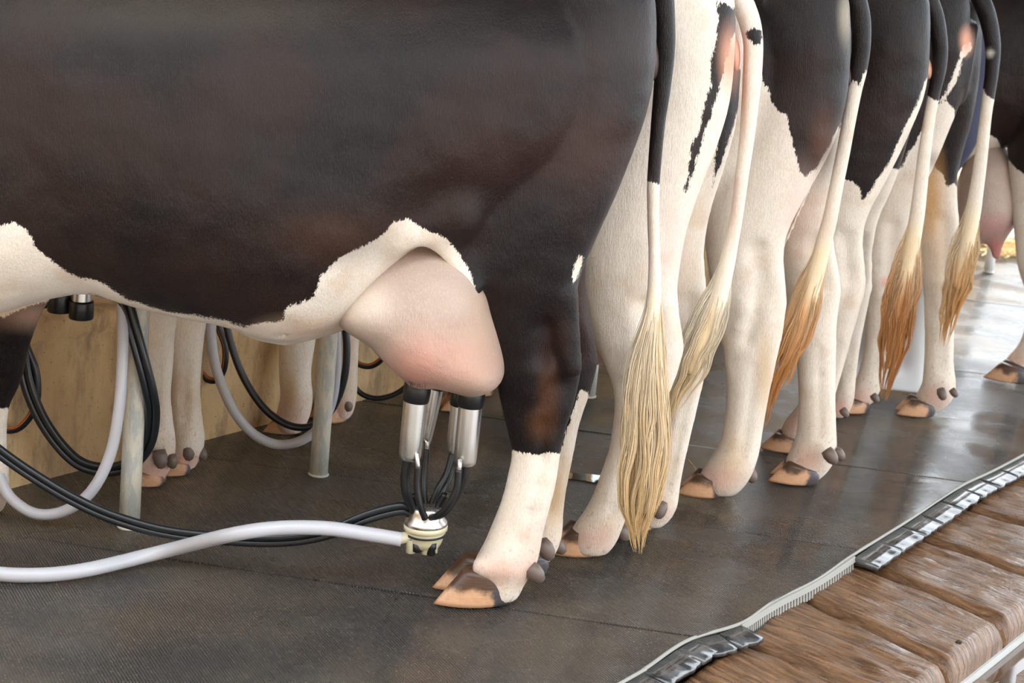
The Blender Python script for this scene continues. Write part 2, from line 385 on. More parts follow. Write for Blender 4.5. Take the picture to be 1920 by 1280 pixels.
for k in range(-3, 10):
    a, b = s0 + pitch * k, s0 + pitch * (k + 1)
    if b > rimS[-1, 0]: break
    NS, NA = 12, 24; V = []; T = .022
    for i in range(NS + 1):
        g0 = (0, .004, .012, .04, .15, .35, .5, .65, .85, .96, .988, .996, 1)[i]; s = a + .0025 + (b - a - .005) * g0; r = rim_at(max(s, rimS[0, 0])); w_ = wall_at(s) - .02
        for j in range(NA + 1):
            gj = j / NA if j < NA - 2 else (1 - .012 / (r - w_) if j == NA - 2 else (1 - .003 / (r - w_) if j == NA - 1 else 1)); u = w_ + (r - w_) * gj; p = sn * s + sdir * u
            edge = min(s - a, b - s); z = -.002 * math.exp(-edge / .004) + .0035 * mnoise.noise(Vector((p[0] * 2.2, p[1] * 2.2, k)))
            z -= .0 + (.003 if k % 2 else 0) * math.exp(-(s - a) / .08)
            V.append((p[0], p[1], z))
    n = len(V); Fc = [(i * (NA + 1) + j, (i + 1) * (NA + 1) + j, (i + 1) * (NA + 1) + j + 1, i * (NA + 1) + j + 1) for i in range(NS) for j in range(NA)]
    loop = [i * (NA + 1) for i in range(NS + 1)] + [NS * (NA + 1) + j for j in range(1, NA + 1)] + [i * (NA + 1) + NA for i in range(NS - 1, -1, -1)] + [j for j in range(NA - 1, 0, -1)]
    L = len(loop)
    for i in loop: V.append(V[i])
    for i in loop: V.append((V[i][0], V[i][1], -T))
    for q in range(L): Fc.append((n + q, n + L + q, n + L + (q + 1) % L, n + (q + 1) % L))
    o = link('rubber_mat', mesh('rubber_mat', V, Fc), M['mat'], base)
    bm = bmesh.new(); bm.from_mesh(o.data); bmesh.ops.recalc_face_normals(bm, faces=bm.faces); [f.normal_flip() for f in bm.faces if f.normal.z < -.5]; bm.to_mesh(o.data); bm.free()
    for p_ in o.data.polygons: p_.use_smooth = abs(p_.normal.z) > .5
# slab under the mats
c0 = rim[0] - row * 0; slab = [wa - wd * 5, wa + wd * 9, rim[-1] - perp * .02, rim[0] - perp * .02]
slabV = [(p[0], p[1], z) for z in (-.158, -.0225) for p in slab]
struct('platform_slab', mesh('platform_slab', slabV, [(0, 1, 2, 3)[::-1], (4, 5, 6, 7), (0, 1, 5, 4), (1, 2, 6, 5), (2, 3, 7, 6), (3, 0, 4, 7)], False), M['under'])
# pale toothed rubber edge (where the flap is missing) and dark flaps along the rim
def edge_strip(name, p, q, z0, z1, w, m, parent, jag=0., seed=0, holes=0):
    d = (q - p); L = np.linalg.norm(d); d /= L; nrm = np.array([d[1], -d[0], 0.]); n = max(4, int(L / .012)); V = []; r = random.Random(seed)
    for i in range(n + 1):
        t = L * i / n; c = p + d * t; e = w + jag * (mnoise.noise(Vector((t * 22, seed, 0))) + .6 * mnoise.noise(Vector((t * 70, seed, 3)))); zz = .003 * mnoise.noise(Vector((t * 12, seed, 7)))
        V += [c + [0, 0, z1], c + nrm * w * .5 + [0, 0, (z1 + z0) / 2 + .001 + zz], c + nrm * e + [0, 0, z0 + zz], c + nrm * e + [0, 0, z0 - .011 + zz], c + [0, 0, z0 - .012]]
    Fc = [(i * 5 + j, i * 5 + (j + 1) % 5, (i + 1) * 5 + (j + 1) % 5, (i + 1) * 5 + j) for i in range(n) for j in range(5)] + [tuple(range(5))[::-1], tuple(range(n * 5, n * 5 + 5))]
    o = link(name, mesh(name, V, Fc), m, parent)
    bm = bmesh.new(); bm.from_mesh(o.data); bmesh.ops.recalc_face_normals(bm, faces=bm.faces); bm.to_mesh(o.data); bm.free()
    return o
trim = empty('trim_1'); trim['kind'] = 'structure'
def rp(x, y): return fl(x, y)
fl_px = [[(1150, 1287), (1205, 1254), (1268, 1212)], [(1270, 1211), (1300, 1193), (1345, 1183)], [(1347, 1182), (1388, 1166)],
         [(1600, 1041), (1645, 1010), (1690, 983)], [(1692, 982), (1725, 960), (1762, 936)], [(1764, 935), (1800, 911), (1832, 894)], [(1834, 893), (1870, 875), (1925, 848)], [(1927, 847), (1990, 817), (2060, 780)]]
for s, seg_ in enumerate(fl_px):
    for a, b in zip(seg_[:-1], seg_[1:]):
        edge_strip('rubber_flap', rp(*a) + perp * .004, rp(*b) + perp * .004, -.013, -.006, .062 if s < 3 else .066, M['flap'], trim, .007, s + a[0])
# rim bead of the mats
tube('mat_rim_bead', [p + [0, 0, -.004] for p in rim[1:-1]], .0045, M['trim'], trim, 120, 8)
# missing-flap stretch: pale face with teeth
tp = [fl(*p) for p in [(1388, 1167), (1450, 1128), (1530, 1086), (1600, 1040)]]
tc = spline(tp, 46); V = []; Fc = []
for i in range(45):
    a, b = tc[i], tc[i + 1]; m_ = a + (b - a) * .55
    for (p, q, z0, z1) in ((a, b, -.016, -.002), (a, m_, -.040, -.014)):
        n = len(V); o_ = perp * .010
        V += [p + [0, 0, z0], q + [0, 0, z0], q + [0, 0, z1], p + [0, 0, z1], p + o_ + [0, 0, z0], q + o_ + [0, 0, z0], q + o_ * .6 + [0, 0, z1], p + o_ * .6 + [0, 0, z1]]
        Fc += [(n + 4, n + 5, n + 6, n + 7), (n, n + 3, n + 2, n + 1), (n + 3, n + 7, n + 6, n + 2), (n, n + 1, n + 5, n + 4), (n, n + 4, n + 7, n + 3), (n + 1, n + 2, n + 6, n + 5)]
link('toothed_edge', mesh('toothed_edge', V, Fc, False), M['trim'], trim)
# timber walkway outside the rim
walk = empty('trim_2'); walk['kind'] = 'structure'
gpx = [((1262, 1290), (1500, 1420)), ((1400, 1200), (1620, 1290)), ((1495, 1112), (1780, 1244)), ((1600, 1050), (1873, 1158)), ((1722, 1004), (1960, 1085)), ((1813, 950), (2040, 1015)), ((1885, 903), (2110, 955)), ((1960, 862), (2190, 905)), ((2040, 825), (2260, 860))]
PZ = -.035; W_ = .40
gl = [(fl(a[0], a[1], PZ), fl(b[0], b[1], PZ)) for a, b in gpx]
# inner ends snapped to the rim, outer ends on a parallel line
def on_rim(p):
    t = (p - rim[2]) @ row; return rim[2] + row * t + perp * ((p - rim[2]) @ perp)
outer0 = fl(1780, 1250, PZ)
gseg = []
for a, b in gl:
    d = (b - a); d /= np.linalg.norm(d); t = ((outer0 - a) @ perp) / (d @ perp); gseg.append((a, a + d * t))
gseg += [(gseg[-1][0] + row * .42 * i, gseg[-1][1] + row * .42 * i) for i in range(1, 6)]
gseg = [(gseg[0][0] - row * .26 * (3 - i), gseg[0][1] - row * .26 * (3 - i)) for i in range(3)] + gseg
for i in range(len(gseg) - 1):
    (a0, b0), (a1, b1) = gseg[i], gseg[i + 1]; NA, NB = 36, 14; V = []
    for u in range(NA + 1):
        fu = u / NA
        for v in range(NB + 1):
            fv = v / NB; g_ = .010 + .005 * mnoise.noise(Vector((fu * 7, i, 1)))
            wdt = np.linalg.norm(a1 - a0); e = g_ / wdt; fvv = e + (1 - 2 * e) * fv
            p = (a0 + (b0 - a0) * fu) * (1 - fvv) + (a1 + (b1 - a1) * fu) * fvv
            z = PZ + .006 * mnoise.noise(Vector((fu * 3, fv * 6 + i * 9, 2))) + .004 * mnoise.noise(Vector((fu * 5, fv * 25, i)))
            ed = min(fv, 1 - fv) * wdt; z -= .018 * math.exp(-ed / .006); z -= .035 * max(0, (fu - .93) / .07) ** 2
            V.append((p[0], p[1], z))
    n = len(V); Fc = [(u * (NB + 1) + v, (u + 1) * (NB + 1) + v, (u + 1) * (NB + 1) + v + 1, u * (NB + 1) + v + 1) for u in range(NA) for v in range(NB)]
    loop = [u * (NB + 1) for u in range(NA + 1)] + [NA * (NB + 1) + v for v in range(1, NB + 1)] + [u * (NB + 1) + NB for u in range(NA - 1, -1, -1)] + [v for v in range(NB - 1, 0, -1)]
    for q in loop: V.append((V[q][0], V[q][1], PZ - .12))
    L = len(loop); Fc += [(loop[q], n + q, n + (q + 1) % L, loop[(q + 1) % L]) for q in range(L)]
    o = link('plank', mesh('plank', V, Fc), M['timber'], walk)
    # turn mesh so the grain runs along local x
    d = (b0 - a0); ang = math.atan2(d[1], d[0]); mw = Matrix.Translation(Vector(a0)) @ Matrix.Rotation(ang, 4, 'Z'); o.data.transform(mw.inverted()); o.matrix_basis = mw
    bm = bmesh.new(); bm.from_mesh(o.data); bmesh.ops.recalc_face_normals(bm, faces=bm.faces); bm.to_mesh(o.data); bm.free()
# pale metal edging along the plank ends and wet gutter beyond
e0 = outer0 - row * 1.6; e1 = outer0 + row * 6
ev = []; 
for p in (e0, e1): ev += [p + perp * .0 + [0, 0, -.07], p + perp * .006 + [0, 0, -.07], p + perp * .006 + [0, 0, -.125], p + perp * .0 + [0, 0, -.125]]
struct('trim_3', mesh('trim_3', ev, [(0, 1, 5, 4), (1, 2, 6, 5), (2, 3, 7, 6), (3, 0, 4, 7), (0, 3, 2, 1), (4, 5, 6, 7)], False), mat('pale_edging', (.6, .6, .58), .25))
gv = [e0 + perp * .008, e1 + perp * .008, e1 + perp * 2.5, e0 + perp * 2.5]
NG = 60; V = []
for i in range(NG + 1):
    for j in range(31):
        p = e0 + perp * .008 + row * (7.6 * i / NG) + perp * (1.2 * j / 30)
        V.append((p[0], p[1], -.128 + .012 * mnoise.noise(Vector((p[0] * 9, p[1] * 9, 0)))))
struct('gutter', mesh('gutter', V, [(i * 31 + j, (i + 1) * 31 + j, (i + 1) * 31 + j + 1, i * 31 + j + 1)[::-1] for i in range(NG) for j in range(30)]), M['timber'])
wp = struct('gutter_water', mesh('gutter_water', [p + [0, 0, -.127 - p[2]] for p in gv], [(0, 1, 2, 3)]), M['water'])
# curb and inner deck
ZT = .43
def wp_(t, off, z): p = wa + wd * t - wn * off; return (p[0], p[1], z)
prof = [(0, -.02), (.004, .36), (-.018, .385), (-.018, .425), (-.008, .435), (.10, .44), (.16, .44)]
T0, T1, NT = -4, 7, 120; V = []
for i in range(NT + 1):
    t = T0 + (T1 - T0) * i / NT
    for j, (o_, z) in enumerate(prof):
        n_ = .006 * mnoise.noise(Vector((t * 2.5, z * 6, 0))); V.append(wp_(t, o_ + n_, z + (.004 * mnoise.noise(Vector((t * 9, j, 4))) if j > 2 else 0)))
K = len(prof)
cw = struct('wall_inner', mesh('wall_inner', V, [(i * K + j, (i + 1) * K + j, (i + 1) * K + j + 1, i * K + j + 1) for i in range(NT) for j in range(K - 1)]), M['wall'])
struct('platform_deck', mesh('platform_deck', [wp_(T0, .14, .41), wp_(T1, .14, .41), wp_(T1, 3.2, .41), wp_(T0, 3.2, .41)], [(0, 1, 2, 3)]), M['ledge'])
# roof, unseen; gap added for overhead light, far edge set to admit sun
for y0, y1 in ((-5.2, -1.0), (2.2, 9.0)):
    rc_ = [(-9, y0), (6.5, y0), (6.5, y1), (-9, y1)]
    struct('ceiling', mesh('ceiling', [(x, y, z) for z in (3.3, 3.36) for x, y in rc_], [(0, 1, 2, 3)[::-1], (4, 5, 6, 7), (0, 1, 5, 4), (1, 2, 6, 5), (2, 3, 7, 6), (3, 0, 4, 7)], False), M['roof'])
struct('wall_back', box_mesh('wall_back', (-4.2, 10.6, 1.55), (9.6, .2, 3.5), 0), M['wall'])  # unseen wall closing the dark interior behind; also makes the light more directional
struct('blocker_wall_front', box_mesh('blocker_wall_front', (-1.2, -5, 1.55), (15.4, .2, 3.5), 0), M['wall'])  # unseen wall added behind the camera to block low sky light
struct('blocker_wall_left', box_mesh('blocker_wall_left', (-9.1, 2.5, 1.55), (.2, 16.5, 3.5), 0), M['wall'])  # unseen wall added to close the left side for more directional light

# ------------------------------------------------------------------ cows
PINK = (.68, .36, .28); ORG = (.66, .36, .12); RUST = (.075, .026, .010); VUL = (.72, .33, .20); BEIGE = (.70, .55, .42); MUD = (.07, .05, .035); DIRT = (.42, .30, .20); TAN = (.62, .40, .20)
def claw_mesh(L, w, hf, hb):
    n, K = 24, 8; V = []; a = np.linspace(0, 2 * math.pi, n, endpoint=False); c, s = np.cos(a), np.sin(a)
    for k in range(K + 1):
        t = k / K; b = math.sin(t * math.pi) * .05
        sx = L / 2 * c; sy = w / 2 * s * (1 - .45 * np.maximum(c, 0) ** 2)
        tx = -.16 * L + L * .31 * c; ty = w * .46 * s
        H = (hf * (1 + c) / 2 + hb * (1 - c) / 2)
        V.append(np.column_stack([sx * (1 - t) + tx * t - b * L * np.minimum(c, 0) * -1, (sy * (1 - t) + ty * t) * (1 + b), H * t]))
    V = np.vstack(V + [[[-.16 * L, 0, (hf + hb) / 2 * 1.02]]]); Fc = [(k * n + j, k * n + (j + 1) % n, (k + 1) * n + (j + 1) % n, (k + 1) * n + j) for k in range(K) for j in range(n)]
    Fc.append(tuple(range(n))[::-1]); Fc += [(K * n + j, K * n + (j + 1) % n, (K + 1) * n) for j in range(n)]
    return mesh('hoof', V, Fc)
def add_hoof(root, fr, toe, heel, hf=.42, hb=.28, lift=.004, wide=.40):
    t = fr.loc(fl(*toe)); h = fr.loc(fl(*heel)); d = t - h; d[2] = 0; L = np.linalg.norm(d); d /= L; q = np.array([-d[1], d[0], 0])
    if q[1] > 0: q = -q                                      # away from the camera
    w = L * wide; a = math.atan2(d[1], d[0]); out = None
    for i in range(2):
        c = (t + h) / 2 + q * (w * .5 + i * w * 1.04) + d * (-.10 * L * i); c[2] = lift
        me = claw_mesh(L * (.97 if i else 1), w, hf * L, hb * L); o = link('hoof', me, M['hoof'], root)
        o.location = c; o.rotation_euler = (0, 0, a + (.06 if i else -.04) * (1 if q @ np.array([-d[1], d[0], 0]) > 0 else -1))
        if i == 0: out = (c, d, L)
    return out
def add_dewclaw(root, fr, x, y, c, r=.017, dr=(-.5, 0, -.8)):
    p = fr.P(x, y, c); d = np.array(dr, float); d /= np.linalg.norm(d)
    return lathe('dewclaw', p - d * r * 1.1, p + d * r * 1.7, [(0, 0), (.02, r * .9), (.35, r * 1.1), (.7, r * .95), (.93, r * .55), (1, 0)], M['horn'], root, 14)

def teat_hair(fr, par, spots):
    VV, FF = [], []; r = random.Random(5)
    for (x, y, c, w_, ln, n_) in spots:
        for _ in range(n_):
            p = fr.P(x + r.uniform(-w_, w_), y + r.uniform(-8, 4), c + r.uniform(-.01, .02)); d = np.array([r.uniform(-.25, .25), r.uniform(-.2, .3), -1.]); L = ln * r.uniform(.5, 1.2); n0 = len(VV)
            for k in range(5):
                u = k / 4; q = p + d * L * u + np.array([.004 * math.sin(u * 3 + x + _), 0, 0]); R_ = .0007 * (1 - u * .8)
                VV += [q + [R_, 0, 0], q + [-R_ * .5, R_ * .9, 0], q + [-R_ * .5, -R_ * .9, 0]]
                if k: b = n0 + 3 * k; FF += [(b - 3 + j, b - 3 + (j + 1) % 3, b + (j + 1) % 3, b + j) for j in range(3)]
    o = link('teat_hair', fastmesh('teat_hair', np.array(VV), np.array(FF)), M['haircap'], par); o['kind'] = 'stuff'; return o
def build_cow(S):
    fr = Frame(S['O'], S['az']); h = S.get('h', .0085)
    root = empty('cow', (fr.O[0], fr.O[1], 0), fr.ang)
    tag(root, S['label'], 'cow', 'dairy cows being milked in a row')
    F = Field((-.5, -.42, 0.0), (2.55, .42, 1.56), h)
    sh = S.get('shift', 0.); w0 = S.get('hw', .2); yc = S.get('yc', 0.)
    st = S.get('trunk') or [(-.06, 1.33, 1.12, .45), (0, 1.37, 1.0, .7), (.08, 1.38, .88, .9), (.15, 1.385, .76, 1), (.3, 1.39, .68, 1), (.5, 1.39, .60, 1), (.8, 1.38, .55, 1.), (1.1, 1.37, .55, 1), (1.3, 1.39, .58, .95), (1.5, 1.41, .68, .8), (1.65, 1.41, .82, .6)]
    if S.get('bottoms'):
        st = [(x, t, float(np.interp(x, *zip(*sorted(S['bottoms'])))) if S['bot_range'][0] < x < S['bot_range'][1] else b, w) for x, t, b, w in st]
    F.trunk([(x + sh, t, b, w * w0, yc * math.sin(min(max(x, 0), 1.2) / 1.2 * math.pi / 2)) for x, t, b, w in st])
    # neck, head, ears (mostly outside the picture)
    F.rc((1.45 + sh, 0, 1.15), (1.98, 0, 1.25), .22, .13, .75, .08); F.rc((1.98, 0, 1.25), (2.34, 0, 1.08), .115, .075, .85, .05)
    F.rc((2.3, 0, 1.09), (2.4, 0, 1.04), .08, .07, 1, .03)
    for s in (-1, 1): F.rc((1.97, s * .1, 1.3), (1.93, s * .24, 1.27), .03, .035, .6, .02); F.rc((2.08, s * .085, 1.25), (2.08, s * .1, 1.25), .03, .02, 1, .02)
    def leg(ch, foot, ctop, k=.03, hind=True):
        cf = float(fr.loc(fl(*foot))[1]); y0 = ch[0][1]; y1 = foot[1]; P = []
        for q in ch:
            u = (q[1] - y0) / (y1 - y0); u = max(0, min(1, u)); u = u * u * (3 - 2 * u); c = q[4] if len(q) > 4 else ctop * (1 - u) + cf * u
            p = fr.P(q[0], q[1], c); P.append((p, q[2] / fr.scale(p), q[3]))
        sp_ = spline([[*p, r_, s_] for p, r_, s_ in P], (len(P) - 1) * 4 + 1)
        for qa, qb in zip(sp_[:-1], sp_[1:]): F.rc(qa[:3], qb[:3], qa[3], qb[3], (qa[4] + qb[4]) / 2, .012 if k < .05 else k)
        ys = [q[3] for q in ch]; ih = int(np.argmin(ys)); back = np.array([-1., 0, 0]); up_ = np.array([0, 0, 1.])
        if hind and ih >= 3:
            hp, Rh, yh = P[ih]; up2, R2, y2 = P[ih - 2]; up3, R3, y3 = P[ih - 3]
            F.rc(hp + back * Rh * .66 + up_ * Rh * .15, up2 + back * R2 * .78, Rh * .30, Rh * .22, 1., .02)
            F.rc(up2 + back * R2 * .78, up3 + back * R3 * .7, Rh * .22, Rh * .22, 1., .03)
            for sg in (-1, 1):
                lat = np.array([0, sg, 0.])
                F.rc(hp + back * Rh * .30 + lat * Rh * yh * 1.04 + up_ * Rh * .45, up2 + back * R2 * .42 + lat * R2 * y2 * 1.03, Rh * .17, Rh * .20, 1, .04, '-')
                F.rc(hp + back * Rh * -.15 + lat * Rh * yh * .80, hp + back * Rh * -.2 + lat * Rh * yh * .72 - up_ * Rh * .55, Rh * .26, Rh * .18, 1, .03)
                F.rc(hp + back * Rh * .35 + lat * Rh * yh * .95 - up_ * Rh * .25, hp + back * Rh * .1 + lat * Rh * yh * .95 - up_ * Rh * .9, Rh * .07, Rh * .05, 1, .02, '-')
        lo = [p for p in P[ih + 2:-2]] if hind else P[2:-2]
        for (a, ra, sa_), (b, rb, sb) in zip(lo[:-1], lo[1:]):
            for sg in (-1, 1):
                lat = np.array([0, sg, 0.]); F.rc(a + back * ra * .22 + lat * ra * sa_ * 1.03, b + back * rb * .22 + lat * rb * sb * 1.03, ra * .10, rb * .10, 1, .02, '-')
        return cf, P
    feet = {}
    for key in ('HL', 'HR', 'FL', 'FR'):
        L = S.get(key)
        if L: feet[key] = leg(L['ch'], L['foot'], L['c'], L.get('k', .028), key[0] == 'H')
        elif key in ('FL', 'FR'):
            s = 1 if key == 'FL' else -1; x = 1.22 + sh
            for a, b, ra, rb, y_ in (((x + .08, .8), (x, .55), .12, .075, .8), ((x, .55), (x + .01, .36), .07, .05, .8), ((x + .01, .36), (x, .12), .045, .035, .8), ((x, .12), (x + .03, .06), .042, .045, 1)):
                F.rc((a[0], s * .11, a[1]), (b[0], s * .11, b[1]), ra, rb, y_, .03)
    for e in S.get('extra', []):                               # (px,py,r, px,py,r, c, ys, k, op)
        a = fr.P(e[0], e[1], e[6]); b = fr.P(e[3], e[4], e[6] if not isinstance(e[6], tuple) else e[6][1]); F.rc(a, b, e[2] / fr.scale(a), e[5] / fr.scale(b), e[7], e[8], e[9])
    me = F.mesh('cow_body'); V = verts(me); px, dep = topx(fr.W(V)); Y = V[:, 1]; sc = FPX / dep
    def pattern(px, sc, Y, base, polys):
        v = np.full(len(px), -1e9)
        for q in polys:
            side = None
            if isinstance(q[0], str): side, q = q[0], q[1]
            d = polysd(px, q)
            if side: d = np.where((Y > 0) == (side == 'L'), d, -400.)
            v = np.maximum(v, d)
        if base == 'dark': v = -v
        return v / sc
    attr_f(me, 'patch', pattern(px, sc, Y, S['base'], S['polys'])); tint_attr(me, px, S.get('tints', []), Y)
    link('body', me, M['coat'], root)
    for sg in (-1, 1):
        bm = bmesh.new(); bmesh.ops.create_uvsphere(bm, u_segments=14, v_segments=10, radius=.022); em = bpy.data.meshes.new('eye'); bm.to_mesh(em); bm.free(); em.polygons.foreach_set('use_smooth', [True] * len(em.polygons)); eo = link('eye', em, M['eye'], root); eo.location = (2.1, sg * .082, 1.24)
    # udder
    if S.get('udder'):
        U = Field((-.25, -.26, .30), (.75, .28, 1.0), .0065)
        for q in S['udder']:
            if q[0] == 'e': p = fr.P(q[1], q[2], q[6]); s = fr.scale(p); U.ell(p, (q[3] / s, q[5], q[4] / s), q[7] if len(q) > 7 else 0, .07)
            elif q[0] == 's': a = fr.P(q[1], q[2], q[7]); b = fr.P(q[4], q[5], q[7]); U.rc(a, b, q[3] / fr.scale(a), q[6] / fr.scale(b), 1, .035, '-')
            else: a = fr.P(q[1], q[2], q[7]); b = fr.P(q[4], q[5], q[7]); U.rc(a, b, q[3] / fr.scale(a), q[6] / fr.scale(b), 1, .035)
        um = U.mesh('udder'); uv = verts(um); upx, _ = topx(fr.W(uv)); tint_attr(um, upx, S.get('utints', [])); ud = link('udder', um, M['udder'], root)
        if S.get('teathair'): teat_hair(fr, ud, S['teathair'])
    # hooves and dewclaws
    for q in S['hooves']: add_hoof(root, fr, *q)
    for q in S.get('dew', []): add_dewclaw(root, fr, *q)
    # tail
    if S.get('tail'):
        tc_ = S.get('tailc', 0.); pts = []
        for q in S['tail']: p = fr.P(q[0], q[1], tc_); pts.append([*p, q[2] / fr.scale(p)])
        sp = spline(pts, 70); Vt, Ft, _ = sweep(sp[:, :3], np.maximum(sp[:, 3], .003), 18)
        tm = mesh('tail', Vt, Ft); tpx, td = topx(fr.W(Vt)); attr_f(tm, 'patch', pattern(tpx, FPX / td, Vt[:, 1], 'white', S['tailpolys'])); tint_attr(tm, tpx, S.get('tailtints', []) + [(q[0], q[1], 40, 45, S['haircol'][1 if ii > 2 else 0], .85) for ii, q in enumerate(S['tuft']) if ii > 0])
        tail = link('tail', tm, M['coat'], root)
        # switch
        env = []
        for q in S['tuft']: p = fr.P(q[0], q[1], tc_); env.append([*p, q[2] / fr.scale(p)])
        E = spline(env, 60); r = random.Random(S['seed']); VV = []; FF = []; CCc = []; locks = []
        for i in range(S.get('locks', 34)):
            a = r.uniform(0, 2 * math.pi); rr = math.sqrt(r.random()); locks.append((rr * math.cos(a), rr * math.sin(a) * .55, r.uniform(0, 6.3), r.uniform(.7, 1.3), r.uniform(.48, 1.0) if i > 8 else 1.0, r.random()))
        NSg = 26
        for i in range(S.get('strands', 900)):
            lx, ly, ph, fq, end, cr = locks[r.randrange(len(locks))]
            t0 = max(0, r.gauss(.08, .10)) if r.random() < .6 else r.uniform(0, .45); t1 = min(1., end * r.uniform(.85, 1.05)); t1 = max(t1, t0 + .25); t1 = min(t1, 1.) * r.uniform(.92, 1)
            ox, oy = r.gauss(0, .13), r.gauss(0, .13); am = r.uniform(.4, 1.); wcol = r.random(); n0 = len(VV); rad = r.uniform(.0008, .0014)
            for k in range(NSg):
                u = k / (NSg - 1); t = t0 + (t1 - t0) * u; x = t * 59; i0 = min(int(x), 58); f_ = x - i0; e = E[i0] * (1 - f_) + E[i0 + 1] * f_
                gr = min(1, .35 + u * 1.6); cl = (1 - .65 * u)
                wx = .17 * am * math.sin(ph + fq * 15 * t) * u + .07 * math.sin(ph * 3 + fq * 34 * t) * u
                dx = (lx * gr + ox * cl + wx) * e[3]; dy = (ly * gr + oy * cl) * e[3]
                R_ = rad * (1 - .75 * u ** 3) ; c = (e[0] + dx, e[1] + dy, e[2])
                VV += [(c[0] + R_, c[1], c[2]), (c[0] - R_ * .5, c[1] + R_ * .9, c[2]), (c[0] - R_ * .5, c[1] - R_ * .9, c[2])]
                ca, cb = S['haircol']; g_ = min(1, max(0, (t - S.get('h0', .25)) / S.get('h1', .5) + (cr - .5) * .5)); v_ = .70 + .34 * wcol + .12 * cr
                CCc += [[*(min(1, (ca[j] * (1 - g_) + cb[j] * g_) * v_) for j in range(3)), 1]] * 3
                if k:
                    b = n0 + k * 3
                    for j in range(3): FF.append((b - 3 + j, b - 3 + (j + 1) % 3, b + (j + 1) % 3, b + j))
        hm = fastmesh('tail_hair', np.array(VV), np.array(FF)); attr_c(hm, 'tint', np.array(CCc)); link('tail_hair', hm, M['hair'], tail)
    if S.get('vulva'):
        x, y, rx, ry = S['vulva']; p = fr.P(x, y, 0.); s = fr.scale(p); bm = bmesh.new(); bmesh.ops.create_uvsphere(bm, u_segments=20, v_segments=14, radius=1)
        for v in bm.verts: v.co = Vector((v.co.x * rx / s + .008 * v.co.z, v.co.y * .028 * (1 - .35 * math.exp(-(v.co.y / .25) ** 2)), v.co.z * ry / s)) + Vector(p)
        vm = bpy.data.meshes.new('vulva'); bm.to_mesh(vm); bm.free(); vm.polygons.foreach_set('use_smooth', [True] * len(vm.polygons)); link('vulva', vm, S.get('vmat', M['skin']), root)
    return root, fr

